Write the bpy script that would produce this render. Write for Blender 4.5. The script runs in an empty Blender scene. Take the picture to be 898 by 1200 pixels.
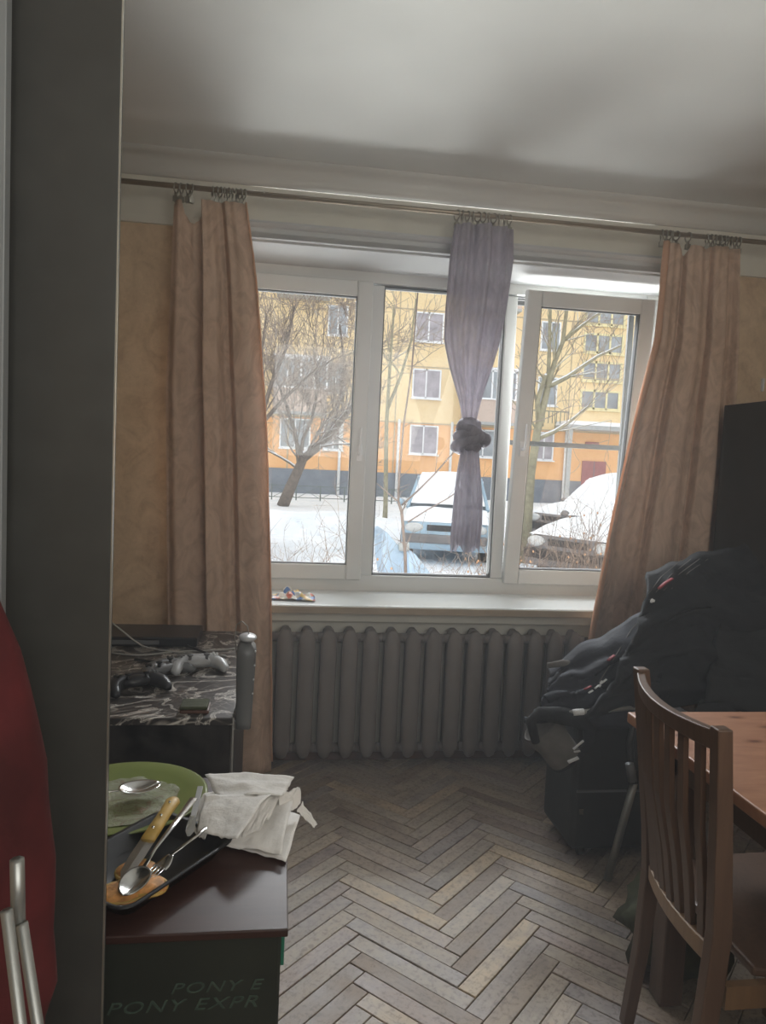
import bpy, math, random
from mathutils import Vector, Matrix, noise
PI = math.pi
R = math.radians
random.seed(7)
scene = bpy.context.scene
col = scene.collection

# ------------------------------------------------------------------ camera
EYE = Vector((0, 0, 1.35))
FPX = 860.0
_ps, _th, _ro = R(8.1), R(4.1), R(2.7)
_f = Vector((math.sin(_ps)*math.cos(_th), math.cos(_ps)*math.cos(_th), -math.sin(_th)))
_r = Vector((math.cos(_ps), -math.sin(_ps), 0))
_u = _r.cross(_f)
_r2 = math.cos(_ro)*_r + math.sin(_ro)*_u
_u2 = -math.sin(_ro)*_r + math.cos(_ro)*_u
cam = bpy.data.objects.new('camera', bpy.data.cameras.new('camera'))
col.objects.link(cam)
cam.matrix_world = Matrix(((_r2.x, _u2.x, -_f.x, EYE.x), (_r2.y, _u2.y, -_f.y, EYE.y), (_r2.z, _u2.z, -_f.z, EYE.z), (0, 0, 0, 1)))
cam.data.sensor_fit = 'VERTICAL'
cam.data.sensor_height = 36
cam.data.lens = FPX/1200*36
cam.data.clip_start = 0.02
cam.data.clip_end = 300
scene.camera = cam

# ------------------------------------------------------------------ world and light
w = bpy.data.worlds.new('overcast_sky')
scene.world = w
w.use_nodes = True
bg = w.node_tree.nodes['Background']
bg.inputs[0].default_value = (0.93, 0.96, 1.0, 1)
bg.inputs[1].default_value = 1.6
scene.view_settings.view_transform = 'Standard'
scene.view_settings.look = 'None'
scene.view_settings.gamma = 1
scene.view_settings.exposure = 0
scene.view_settings.use_curve_mapping = False

def area(name, loc, target, sx, sy, power, color):
    l = bpy.data.lights.new(name, 'AREA')
    l.shape = 'RECTANGLE'; l.size = sx; l.size_y = sy
    l.energy = power; l.color = color
    o = bpy.data.objects.new(name, l); col.objects.link(o)
    o.location = loc
    o.rotation_euler = (Vector(target)-Vector(loc)).to_track_quat('-Z', 'Y').to_euler()
    return o
area('sky_fill', (.8, 5.2, 3.35), (.7, 1.3, -.2), 3.2, 1.3, 680, (.95, .97, 1))  # added panel above the view, boosts sky light through the window
area('snow_fill', (.8, 5.3, -.10), (.6, .5, 2.2), 4.4, .75, 430, (.98, 1, .98))  # added panel below the sill line, boosts snow bounce onto the ceiling
area('room_fill', (.9, -1.2, 1.95), (.7, 3.2, 2.0), 2.0, 1.2, 30, (1, .98, .92))  # unseen fill panel added behind the camera to brighten the window wall

def at(px, py, Y):                       # a direction of sight cut by the plane y = Y (photo measured in 898x1200)
    d = (px-449)/FPX*_r2 - (py-600)/FPX*_u2 + _f
    return EYE + d*(Y/d.y)

# ------------------------------------------------------------------ materials
MATS = {}
class NT:
    def __init__(s, name):
        s.m = bpy.data.materials.new(name); s.m.use_nodes = True
        s.t = s.m.node_tree; s.b = s.t.nodes['Principled BSDF']; s.out = s.t.nodes['Material Output']
        MATS[name] = s.m
    def n(s, typ, **kw):
        nd = s.t.nodes.new(typ)
        for k, v in kw.items():
            if k.startswith('i_'):
                key = k[2:]
                key = int(key) if key.isdigit() else key.replace('_', ' ')
                nd.inputs[key].default_value = v
            else: setattr(nd, k, v)
        return nd
    def l(s, a, b): s.t.links.new(a, b)
    def coord(s, kind='Object', scale=(1, 1, 1), rot=(0, 0, 0)):
        tc = s.n('ShaderNodeTexCoord'); mp = s.n('ShaderNodeMapping')
        mp.inputs['Scale'].default_value = scale; mp.inputs['Rotation'].default_value = rot
        s.l(tc.outputs[kind], mp.inputs[0]); return mp.outputs[0]
    def noise(s, vec, scale, detail=4, rough=.55, dist=0):
        n = s.n('ShaderNodeTexNoise', i_Scale=scale, i_Detail=detail, i_Roughness=rough, i_Distortion=dist)
        s.l(vec, n.inputs['Vector']); return n.outputs['Fac']
    def ramp(s, fac, stops, interp='LINEAR'):
        r = s.n('ShaderNodeValToRGB'); r.color_ramp.interpolation = interp
        e = r.color_ramp.elements
        while len(e) < len(stops): e.new(.5)
        for i, (p, c) in enumerate(stops):
            e[i].position = p; e[i].color = (*c, 1) if len(c) == 3 else c
        s.l(fac, r.inputs[0]); return r.outputs[0]
    def bump(s, fac, strength=.3, dist=.005):
        b = s.n('ShaderNodeBump', i_Strength=strength, i_Distance=dist)
        s.l(fac, b.inputs['Height']); s.l(b.outputs[0], s.b.inputs['Normal'])
def c(*v): return tuple(v)
def simple(name, color, rough=.6, metal=0, var=.12, vscale=8, bump=0, bscale=60, spec=.5, detail=4):
    """plain surface with a gentle procedural mottling"""
    t = NT(name)
    v = t.coord()
    f = t.noise(v, vscale, detail)
    lo = tuple(x*(1-var) for x in color); hi = tuple(min(1, x*(1+var)) for x in color)
    t.l(t.ramp(f, [(.3, lo), (.7, hi)]), t.b.inputs['Base Color'])
    t.b.inputs['Roughness'].default_value = rough
    t.b.inputs['Metallic'].default_value = metal
    t.b.inputs['Specular IOR Level'].default_value = spec
    if bump: t.bump(t.noise(v, bscale, 3), bump)
    return t.m
simple('ceiling_paint', (.78, .78, .75), .9, var=.05, vscale=2, bump=.1, bscale=30)
simple('white_paint', (.70, .68, .60), .7, var=.07, vscale=4, bump=.1, bscale=20)
simple('reveal_paint', (.62, .63, .63), .8, var=.03, vscale=3)
simple('plastic_frame', (.70, .71, .69), .35, var=.02)
simple('sill_plastic', (.64, .67, .66), .3, var=.04, vscale=3)
simple('screen_grey', (.07, .07, .068), .6)
simple('grey_gasket', (.08, .08, .08), .7)
simple('handle_white', (.85, .86, .86), .25, var=.01)
simple('radiator_paint', (.19, .165, .150), .6, var=.15, vscale=6, bump=.1, bscale=50)
simple('rod_metal', (.36, .30, .23), .35, metal=.6)
simple('ring_metal', (.35, .33, .28), .3, metal=.9)
simple('dark_laminate', (.060, .060, .056), .45, var=.1, vscale=30)
simple('grey_laminate', (.26, .28, .29), .4, var=.05)
simple('steel_strip', (.55, .53, .47), .3, metal=.8)
simple('red_cloth', (.085, .012, .014), .85, var=.35, vscale=14, bump=.3, bscale=40)
simple('tube_metal', (.33, .34, .33), .35, metal=.7)
simple('black_plastic', (.022, .023, .026), .35, var=.1)
simple('grey_plastic', (.16, .165, .17), .35, var=.05)
simple('pale_plastic', (.45, .46, .47), .3, var=.05)
simple('green_ceramic', (.19, .235, .075), .25, var=.06, vscale=10)
simple('steel', (.62, .62, .60), .22, metal=1, var=.05)
simple('napkin_paper', (.82, .80, .77), .9, var=.05, vscale=30, bump=.25, bscale=120)
simple('yellow_handle', (.55, .36, .10), .45, var=.2, vscale=40)
simple('bread_orange', (.62, .30, .10), .6, var=.45, vscale=60, bump=.4, bscale=120)
simple('box_dark', (.022, .026, .020), .7, var=.2)
simple('print_green', (.055, .085, .065), .7, var=.35, vscale=60)
simple('tag_green', (.02, .16, .10), .6)
simple('black_cloth', (.010, .011, .013), .9, var=.35, vscale=18, bump=.5, bscale=60)
simple('charcoal_cloth', (.013, .014, .015), .9, var=.3, vscale=25, bump=.4, bscale=90)
simple('grey_cloth', (.13, .12, .11), .9, var=.2, vscale=25, bump=.4, bscale=90)
simple('navy_cloth', (.017, .019, .027), .85, var=.35, vscale=18, bump=.4, bscale=60)
simple('white_print', (.75, .77, .78), .6)
simple('red_print', (.25, .03, .04), .7)
simple('black_suitcase', (.018, .019, .019), .6, var=.2, vscale=20, bump=.2)
simple('dark_cabinet', (.018, .018, .018), .4, var=.2, vscale=12)
simple('glass_grey', (.30, .31, .31), .15, var=.2)
simple('olive_cloth', (.05, .055, .025), .9, var=.3, vscale=20, bump=.4)
simple('cable_rubber', (.03, .03, .03), .6)
simple('cable_grey', (.35, .34, .32), .5)
simple('wood_edge', (.10, .045, .03), .5, var=.2, vscale=20)
# outdoors
simple('plinth_grey', (.20, .22, .25), .9, var=.15, vscale=2)
simple('seam_grey', (.52, .42, .28), .9)
simple('pipe_white', (.80, .80, .78), .6)
simple('window_white', (.86, .86, .86), .5, var=.03)
simple('window_dark', (.34, .36, .38), .25, var=.35, vscale=.9)
simple('window_curtained', (.42, .38, .40), .4, var=.3, vscale=1.7)
simple('stair_frame', (.82, .72, .42), .7)
simple('door_red', (.34, .12, .12), .7)
simple('canopy_grey', (.42, .43, .42), .8)
simple('bark', (.17, .135, .11), .95, var=.35, vscale=9, bump=.5, bscale=25)
simple('bark_green', (.30, .27, .18), .95, var=.3, vscale=9, bump=.5, bscale=25)
simple('bush_brown', (.15, .11, .085), .95, var=.3, vscale=6)
simple('sapling_bark', (.13, .10, .085), .95, var=.3, vscale=9)
simple('twig_brown', (.34, .27, .22), .95, var=.3, vscale=6)
simple('leaf_dry', (.30, .17, .09), .9, var=.3)
simple('snow_clump', (.92, .93, .95), .9, var=.03, vscale=5, bump=.2, bscale=8)
simple('car_blue', (.33, .46, .56), .4, var=.1, vscale=3)
simple('car_dark', (.16, .15, .15), .4, var=.2, vscale=3)
simple('car_glass', (.17, .20, .22), .2, var=.2)
simple('tyre', (.03, .03, .03), .9)
simple('tarp_blue', (.42, .54, .66), .6, var=.2, vscale=5)
simple('fence_metal', (.14, .17, .15), .6)
simple('lamp_glass', (.6, .6, .58), .2)

def mk_wallpaper():
    t = NT('wallpaper'); v = t.coord()
    a = t.noise(v, 7, 5, .6, 1.5); b = t.noise(v, 26, 4, .65, 2.0)
    mx = t.n('ShaderNodeMath', operation='MULTIPLY_ADD', i_1=.45, i_2=.28); t.l(b, mx.inputs[0])
    ad = t.n('ShaderNodeMath', operation='MULTIPLY'); t.l(a, ad.inputs[0]); t.l(mx.outputs[0], ad.inputs[1])
    t.l(t.ramp(ad.outputs[0], [(.12, (.46, .32, .20)), (.22, (.60, .45, .30)), (.34, (.70, .54, .37))]), t.b.inputs['Base Color'])
    t.b.inputs['Roughness'].default_value = .8
    t.bump(b, .25, .003)
mk_wallpaper()
def mk_plank(name, joined=False):
    t = NT(name)
    oi = t.n('ShaderNodeObjectInfo')
    tc = t.n('ShaderNodeTexCoord')
    off = t.n('ShaderNodeVectorMath', operation='SCALE'); off.inputs[0].default_value = (17.3, 9.1, 5.7); t.l(oi.outputs['Random'], off.inputs['Scale'])
    ad = t.n('ShaderNodeVectorMath', operation='ADD'); t.l(tc.outputs['Object'], ad.inputs[0]); t.l(off.outputs[0], ad.inputs[1])
    mp = t.n('ShaderNodeMapping'); mp.inputs['Scale'].default_value = (3, 30, 1); t.l(ad.outputs[0], mp.inputs[0])
    g = t.noise(mp.outputs[0], 2.6, 8, .75, 1.0)
    blotch = t.noise(ad.outputs[0], 9, 4, .6, .4)
    speck = t.noise(ad.outputs[0], 70, 3, .7)
    if joined:
        vo = t.n('ShaderNodeTexVoronoi', i_Scale=5); t.l(tc.outputs['Object'], vo.inputs['Vector'])
        rnd = vo.outputs['Distance']
    else: rnd = oi.outputs['Random']
    base = t.ramp(rnd, [(0, (.22, .165, .125)), (.2, (.36, .30, .235)), (.4, (.28, .235, .19)), (.55, (.29, .225, .20)), (.68, (.40, .34, .27)), (.8, (.25, .22, .215)), (.92, (.46, .36, .24)), (1, (.33, .26, .19))])
    grain = t.ramp(g, [(.28, (.50, .47, .44)), (.48, (1, 1, 1)), (.72, (1.08, 1.02, .94))])
    m1 = t.n('ShaderNodeMix', data_type='RGBA', blend_type='MULTIPLY', i_0=.8)
    t.l(base, m1.inputs[6]); t.l(grain, m1.inputs[7])
    bl = t.ramp(blotch, [(.33, (.60, .57, .58)), (.5, (.95, .95, .95)), (.7, (1.12, 1.1, 1.05))])
    m2 = t.n('ShaderNodeMix', data_type='RGBA', blend_type='MULTIPLY', i_0=.8); t.l(m1.outputs[2], m2.inputs[6]); t.l(bl, m2.inputs[7])
    sp = t.ramp(speck, [(.36, (.52, .50, .48)), (.48, (1, 1, 1)), (.7, (1.1, 1.1, 1.08))])
    m3 = t.n('ShaderNodeMix', data_type='RGBA', blend_type='MULTIPLY', i_0=.75); t.l(m2.outputs[2], m3.inputs[6]); t.l(sp, m3.inputs[7])
    t.l(m3.outputs[2], t.b.inputs['Base Color'])
    t.l(t.ramp(blotch, [(.3, (.42, .42, .42)), (.7, (.62, .62, .62))]), t.b.inputs['Roughness'])
    t.bump(g, .15, .002)
mk_plank('plank_wood'); mk_plank('plank_wood_field', True)
simple('subfloor', (.03, .025, .02), 1)
def mk_wood(name, c0, c1, scale, rough=.5, knots=False, dirv=(1, 12, 12)):
    t = NT(name); v = t.coord(scale=dirv)
    g = t.noise(v, scale, 5, .6, 1.2)
    colr = t.ramp(g, [(.3, c0), (.7, c1)])
    if knots:
        v2 = t.coord(scale=(3.2, 7, 2))
        vo = t.n('ShaderNodeTexVoronoi', voronoi_dimensions='2D', i_Scale=1.25); t.l(v2, vo.inputs['Vector'])
        k = t.ramp(vo.outputs['Distance'], [(.03, (.28, .16, .12)), (.10, (.85, .8, .75)), (.16, (1, 1, 1))])
        m = t.n('ShaderNodeMix', data_type='RGBA', blend_type='MULTIPLY', i_0=.9); t.l(colr, m.inputs[6]); t.l(k, m.inputs[7]); colr = m.outputs[2]
    t.l(colr, t.b.inputs['Base Color']); t.b.inputs['Roughness'].default_value = rough
    t.bump(g, .08, .001)
mk_wood('pine_table', (.28, .125, .070), (.37, .185, .105), 3, .45, True, (2, 12, 8))
mk_wood('chair_wood', (.10, .060, .042), (.135, .082, .056), 4, .4, dirv=(12, 12, 1))
mk_wood('chair_wood_leg', (.17, .10, .055), (.23, .14, .075), 4, .4, dirv=(12, 12, 1))
mk_wood('mahogany_top', (.035, .015, .012), (.060, .027, .022), 3, .42, dirv=(2, 14, 8))
def mk_curtain(name, col0, col1, trans, dens=None):
    t = NT(name); v = t.coord(scale=(1, 1, .6))
    a = t.noise(v, 11, 4, .6, 2.5); b = t.noise(v, 160, 2)
    cr = t.ramp(a, [(.35, col0), (.6, col1)])
    t.l(cr, t.b.inputs['Base Color']); t.b.inputs['Roughness'].default_value = .65
    t.b.inputs['Specular IOR Level'].default_value = .25
    t.bump(b, .2, .002)
    tr = t.n('ShaderNodeBsdfTranslucent'); t.l(cr, tr.inputs[0])
    mx = t.n('ShaderNodeMixShader', i_0=trans); t.l(t.b.outputs[0], mx.inputs[1]); t.l(tr.outputs[0], mx.inputs[2])
    o = mx.outputs[0]
    if dens is not None:
        tp = t.n('ShaderNodeBsdfTransparent'); m2 = t.n('ShaderNodeMixShader')
        wv = t.noise(t.coord(scale=(1, 1, .25)), 60, 3, .6)
        t.l(t.ramp(wv, [(.3, (dens-.12,)*3), (.7, (dens+.12,)*3)]), m2.inputs[0])
        t.l(tp.outputs[0], m2.inputs[1]); t.l(o, m2.inputs[2]); o = m2.outputs[0]
    t.l(o, t.out.inputs[0])
mk_curtain('peach_damask', (.50, .35, .25), (.66, .48, .36), .12)
mk_curtain('peach_lit_hem', (.70, .44, .28), (.74, .48, .32), .35)  # orange window glow painted into the edge, brighter than the drape
mk_curtain('lilac_tulle', (.36, .33, .38), (.46, .42, .48), .3, .78)
mk_curtain('lilac_tulle_dense', (.30, .28, .33), (.40, .37, .43), .25, .85)
def mk_glass():
    t = NT('window_glass')
    tp = t.n('ShaderNodeBsdfTransparent'); tp.inputs[0].default_value = (.97, .98, .98, 1)
    gl = t.n('ShaderNodeBsdfGlossy', i_Roughness=.02)
    fr = t.n('ShaderNodeFresnel', i_IOR=1.45)
    nz = t.noise(t.coord(), 3, 2); mul = t.n('ShaderNodeMath', operation='MULTIPLY', i_1=.9); t.l(fr.outputs[0], mul.inputs[0])
    mx = t.n('ShaderNodeMixShader'); t.l(mul.outputs[0], mx.inputs[0]); t.l(tp.outputs[0], mx.inputs[1]); t.l(gl.outputs[0], mx.inputs[2])
    t.l(mx.outputs[0], t.out.inputs[0])
mk_glass()
def mk_marble():
    t = NT('marbled_film')
    v = t.coord(scale=(1, 1, 1))
    n1 = t.n('ShaderNodeTexNoise', i_Scale=2.6, i_Detail=2); t.l(v, n1.inputs['Vector'])
    sc = t.n('ShaderNodeVectorMath', operation='SCALE'); sc.inputs['Scale'].default_value = .55; t.l(n1.outputs['Color'], sc.inputs[0])
    ad = t.n('ShaderNodeVectorMath', operation='ADD'); t.l(v, ad.inputs[0]); t.l(sc.outputs[0], ad.inputs[1])
    w1 = t.n('ShaderNodeTexWave', wave_type='RINGS', i_Scale=7.5, i_Distortion=7, i_Detail=5.0, i_Detail_Scale=1.8); t.l(ad.outputs[0], w1.inputs['Vector'])
    r1 = t.ramp(w1.outputs['Fac'], [(.84, (0, 0, 0)), (.93, (1, 1, 1)), (.97, (.25, .25, .25)), (1, (.7, .7, .7))])
    vo = t.n('ShaderNodeTexVoronoi', feature='DISTANCE_TO_EDGE', i_Scale=26); t.l(ad.outputs[0], vo.inputs['Vector'])
    r2 = t.ramp(vo.outputs['Distance'], [(.0, (1, 1, 1)), (.035, (.7, .7, .7)), (.09, (0, 0, 0))])
    br = t.ramp(t.noise(v, 9, 3), [(.40, (0, 0, 0)), (.6, (.8, .8, .8))])
    m = t.n('ShaderNodeMix', data_type='RGBA', blend_type='MULTIPLY', i_0=1.0); t.l(r2, m.inputs[6]); t.l(br, m.inputs[7])
    a = t.n('ShaderNodeMix', data_type='RGBA', blend_type='ADD', i_0=1.0); t.l(r1, a.inputs[6]); t.l(m.outputs[2], a.inputs[7])
    t.l(t.ramp(a.outputs[2], [(0, (.045, .040, .038)), (.5, (.22, .20, .18)), (1, (.66, .63, .58))]), t.b.inputs['Base Color'])
    t.b.inputs['Roughness'].default_value = .35
mk_marble()
simple('marbled_front', (.030, .027, .026), .4, var=.9, vscale=14)
def mk_food():
    t = NT('food_smear'); v = t.coord()
    a = t.noise(v, 34, 6, .8, 1.2)
    t.l(t.ramp(a, [(.34, (.10, .13, .04)), (.42, (.22, .25, .10)), (.50, (.30, .31, .19)), (.57, (.17, .18, .08)), (.62, (.26, .15, .09)), (.70, (.36, .33, .24))]), t.b.inputs['Base Color'])
    t.b.inputs['Roughness'].default_value = .35; t.bump(a, .9, .006)
mk_food()
def mk_wrapper():
    t = NT('snack_wrapper'); v = t.coord()
    vo = t.n('ShaderNodeTexVoronoi', i_Scale=38); t.l(v, vo.inputs['Vector'])
    sx = t.n('ShaderNodeSeparateColor'); t.l(vo.outputs['Color'], sx.inputs[0])
    t.l(t.ramp(sx.outputs[0], [(0, (.6, .58, .5)), (.2, (.5, .12, .06)), (.38, (.7, .66, .58)), (.55, (.62, .42, .10)), (.7, (.10, .22, .5)), (.85, (.55, .6, .62)), (1, (.25, .1, .07))], 'CONSTANT'), t.b.inputs['Base Color'])
    t.b.inputs['Roughness'].default_value = .3
mk_wrapper()
def mk_facade(name, a, b, d, speck):
    t = NT(name); v = t.coord()
    n = t.noise(v, 1.2, 5, .6); s = t.noise(v, 16, 4, .75)
    cr = t.ramp(n, [(.3, a), (.7, b)])
    sp = t.ramp(s, [(.36, d), (.46, (1, 1, 1))])
    m = t.n('ShaderNodeMix', data_type='RGBA', blend_type='MULTIPLY', i_0=speck); t.l(cr, m.inputs[6]); t.l(sp, m.inputs[7])
    t.l(m.outputs[2], t.b.inputs['Base Color']); t.b.inputs['Roughness'].default_value = .9
mk_facade('facade_yellow', (.84, .63, .34), (.92, .74, .45), (.7, .5, .4), .6)
mk_facade('facade_orange', (.86, .47, .20), (.92, .54, .26), (.8, .6, .5), .3)
mk_facade('balcony_brick', (.58, .46, .38), (.66, .53, .45), (.6, .5, .5), .8)
def mk_snow():
    t = NT('snow_ground'); v = t.coord()
    a = t.noise(v, .9, 6, .65); b = t.noise(v, 5, 4, .7)
    m = t.n('ShaderNodeMix', data_type='RGBA', blend_type='MULTIPLY', i_0=.7)
    t.l(t.ramp(a, [(.35, (.80, .84, .88)), (.55, (.93, .94, .96))]), m.inputs[6]); t.l(t.ramp(b, [(.33, (.72, .72, .74)), (.45, (1, 1, 1))]), m.inputs[7])
    t.l(m.outputs[2], t.b.inputs['Base Color']); t.b.inputs['Roughness'].default_value = .9; t.bump(b, .6, .05)
mk_snow()

# ------------------------------------------------------------------ mesh builder
ORG = {}
class MB:
    def __init__(s): s.v = []; s.f = []; s.mi = []; s.sm = []
    def add(s, vs, fs, mi=0, smooth=False):
        o = len(s.v); s.v += [Vector(p) for p in vs]
        for f in fs: s.f.append([i+o for i in f]); s.mi.append(mi); s.sm.append(smooth)
    def box(s, x0, x1, y0, y1, z0, z1, mi=0):
        vs = [(x, y, z) for x in (x0, x1) for y in (y0, y1) for z in (z0, z1)]
        s.add(vs, [(0, 1, 3, 2), (4, 6, 7, 5), (0, 4, 5, 1), (2, 3, 7, 6), (0, 2, 6, 4), (1, 5, 7, 3)], mi); return s
    def beam(s, a, b, w, d, up=(0, 0, 1), mi=0, w2=None, d2=None):
        a, b = Vector(a), Vector(b); t = (b-a).normalized(); up = Vector(up)
        sx = t.cross(up).normalized() if abs(t.dot(up)) < .99 else Vector((1, 0, 0)); sy = sx.cross(t).normalized()
        vs = []
        for p, ww, dd in ((a, w, d), (b, w2 or w, d2 or d)):
            for i, j in ((-1, -1), (1, -1), (1, 1), (-1, 1)): vs.append(p+sx*i*ww/2+sy*j*dd/2)
        s.add(vs, [(3, 2, 1, 0), (4, 5, 6, 7), (0, 1, 5, 4), (1, 2, 6, 5), (2, 3, 7, 6), (3, 0, 4, 7)], mi); return s
    def prism(s, pts, y0, y1, mi=0):                # outline in x,z pulled along y
        n = len(pts); vs = [(x, y0, z) for x, z in pts]+[(x, y1, z) for x, z in pts]
        s.add(vs, [list(range(n))[::-1], list(range(n, 2*n))]+[(i, (i+1) % n, n+(i+1) % n, n+i) for i in range(n)], mi); return s
    def tube(s, pts, rad, n=8, sq=(1, 1), mi=0, cap=True, smooth=True, up=None):
        pts = [Vector(p) for p in pts]; k = len(pts)
        if not hasattr(rad, '__len__'): rad = [rad]*k
        vs = []; ref = None
        for i, p in enumerate(pts):
            t = (pts[min(i+1, k-1)]-pts[max(i-1, 0)])
            t = t.normalized() if t.length > 1e-9 else Vector((0, 0, 1))
            if up is not None: ref = Vector(up)
            if ref is None: ref = Vector((0, 0, 1)) if abs(t.z) < .9 else Vector((1, 0, 0))
            a = t.cross(ref)
            if a.length < 1e-6: a = t.cross(Vector((0, 1, .1)))
            a.normalize(); b = a.cross(t).normalized(); 
            if up is None: ref = b
            for j in range(n):
                an = 2*PI*j/n; vs.append(p+(a*math.cos(an)*sq[0]+b*math.sin(an)*sq[1])*rad[i])
        fs = [(i*n+j, i*n+(j+1) % n, (i+1)*n+(j+1) % n, (i+1)*n+j) for i in range(k-1) for j in range(n)]
        if cap: fs += [list(range(n))[::-1], [(k-1)*n+j for j in range(n)]]
        s.add(vs, fs, mi, smooth); return s
    def lathe(s, prof, cx, cy, n=24, mi=0, sx=1, sy=1, rot=0, smooth=True):
        vs = []
        for r_, z in prof:
            for j in range(n):
                an = 2*PI*j/n; x = r_*math.cos(an)*sx; y = r_*math.sin(an)*sy
                vs.append((cx+x*math.cos(rot)-y*math.sin(rot), cy+x*math.sin(rot)+y*math.cos(rot), z))
        k = len(prof)
        fs = [(i*n+j, i*n+(j+1) % n, (i+1)*n+(j+1) % n, (i+1)*n+j) for i in range(k-1) for j in range(n)]
        fs += [list(range(n))[::-1], [(k-1)*n+j for j in range(n)]]
        s.add(vs, fs, mi, smooth); return s
    def grid(s, fn, nu, nv, mi=0, smooth=True):
        vs = [fn(i/nu, j/nv) for j in range(nv+1) for i in range(nu+1)]
        fs = [(j*(nu+1)+i, j*(nu+1)+i+1, (j+1)*(nu+1)+i+1, (j+1)*(nu+1)+i) for j in range(nv) for i in range(nu)]
        s.add(vs, fs, mi, smooth); return s
    def loft(s, rings, mi=0, smooth=True, cap=True):
        n = len(rings[0]); vs = [p for r_ in rings for p in r_]; k = len(rings)
        fs = [(i*n+j, i*n+(j+1) % n, (i+1)*n+(j+1) % n, (i+1)*n+j) for i in range(k-1) for j in range(n)]
        if cap: fs += [list(range(n))[::-1], [(k-1)*n+j for j in range(n)]]
        s.add(vs, fs, mi, smooth); return s
    def blob(s, cx, cy, cz, rx, ry, rz, nu=14, nv=9, amp=0, freq=3, mi=0, seed=0, flat=False):
        rings = []
        for i in range(nv+1):
            ph = -PI/2+PI*(.02+.96*i/nv); ring = []
            for j in range(nu):
                an = 2*PI*j/nu
                d = Vector((math.cos(an)*math.cos(ph), math.sin(an)*math.cos(ph), math.sin(ph)))
                k = 1+amp*noise.noise(d*freq+Vector((seed*3.1, seed, 0)))
                z = d.z*rz*k
                if flat: z = max(z, -rz*.35)
                ring.append((cx+d.x*rx*k, cy+d.y*ry*k, cz+z))
            rings.append(ring)
        return s.loft(rings, mi)
    def build(s, name, mats, parent=None, solid=0, bevel=0, sub=0, seg=2):
        me = bpy.data.meshes.new(name)
        off = ORG.get(parent.name, Vector()) if parent else Vector()
        me.from_pydata([p-off for p in s.v], [], s.f)
        if not isinstance(mats, (list, tuple)): mats = [mats]
        for m in mats: me.materials.append(MATS[m])
        me.polygons.foreach_set('material_index', s.mi); me.polygons.foreach_set('use_smooth', s.sm)
        me.update()
        o = bpy.data.objects.new(name, me); col.objects.link(o)
        if parent: o.parent = parent
        ORG[o.name] = off
        if sub: m = o.modifiers.new('sub', 'SUBSURF'); m.levels = sub; m.render_levels = sub
        if solid: m = o.modifiers.new('solid', 'SOLIDIFY'); m.thickness = solid; m.offset = 0
        if bevel: m = o.modifiers.new('bevel', 'BEVEL'); m.width = bevel; m.segments = seg; m.limit_method = 'ANGLE'
        return o
def tag(o, label=None, cat=None, group=None, kind=None):
    if label: o['label'] = label
    if cat: o['category'] = cat
    if group: o['group'] = group
    if kind: o['kind'] = kind
    return o
def thing(name, label, cat, loc=(0, 0, 0), rz=0, group=None):
    o = bpy.data.objects.new(name, None); col.objects.link(o)
    o.location = loc; o.rotation_euler = (0, 0, rz); o.empty_display_size = .1
    ORG[o.name] = Vector(loc)
    return tag(o, label, cat, group)
def lthing(name, label, cat, group=None):         # built round its own origin, moved afterwards
    return thing(name, label, cat, (0, 0, 0), 0, group)
def place(o, loc, rz=0, rx=0, ry=0): o.location = loc; o.rotation_euler = (rx, ry, rz); return o
def copy_tree(o, parent=None):
    n = o.copy(); col.objects.link(n); n.parent = parent
    ORG[n.name] = ORG.get(o.name, Vector())
    for ch in list(o.children): copy_tree(ch, n)
    return n
def struct(o): o['kind'] = 'structure'; return o
def nz(x, y=0, z=0): return noise.noise(Vector((x, y, z)))
def lerp(a, b, t): return a+(b-a)*t
def pw(t, pts):                                    # piecewise smooth interpolation
    for (a, va), (b, vb) in zip(pts, pts[1:]):
        if t <= b or (b, vb) == pts[-1]:
            k = max(0, min(1, (t-a)/(b-a))); return va+(vb-va)*k
    return pts[-1][1]

# ------------------------------------------------------------------ the room
YW = 3.20; YO = 3.66; XL, XR, YB, ZC = -1.25, 2.75, -1.45, 2.545
NX0, NX1, NZ0, NZ1 = -.34, 1.82, .70, 2.25        # window niche
m = MB()
for z0, z1, mi in ((0, 2.27, 0), (2.27, ZC+.05, 1)):
    m.box(XL-.1, NX0, YW, YO, z0, z1, mi); m.box(NX1, XR+.1, YW, YO, z0, z1, mi)
m.box(NX0, NX1, YW, YO, 0, NZ0, 1)
m.add([(NX0, YW, NZ1), (NX1, YW, NZ1), (NX1, YO, NZ1-.045), (NX0, YO, NZ1-.045), (NX0, YW, ZC), (NX1, YW, ZC), (NX1, YO, ZC), (NX0, YO, ZC)],
      [(3, 2, 1, 0), (4, 5, 6, 7), (0, 1, 5, 4), (2, 3, 7, 6), (1, 2, 6, 5), (3, 0, 4, 7)], 1)
struct(m.build('wall_back', ['wallpaper', 'white_paint']))
struct(MB().box(NX0-.001, NX0+.012, YW+.002, YO, NZ0, NZ1).build('trim_1', 'reveal_paint'))
struct(MB().box(NX1-.012, NX1+.001, YW+.002, YO, NZ0, NZ1).build('trim_2', 'reveal_paint'))
m = MB(); m.add([(NX0, YW+.002, NZ1-.002), (NX1, YW+.002, NZ1-.002), (NX1, YO, NZ1-.047), (NX0, YO, NZ1-.047), (NX0, YW+.002, NZ1-.014), (NX1, YW+.002, NZ1-.014), (NX1, YO, NZ1-.059), (NX0, YO, NZ1-.059)],
      [(0, 1, 2, 3), (7, 6, 5, 4), (4, 5, 1, 0), (6, 7, 3, 2), (5, 6, 2, 1), (7, 4, 0, 3)])
struct(m.build('trim_3', 'reveal_paint'))
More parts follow.
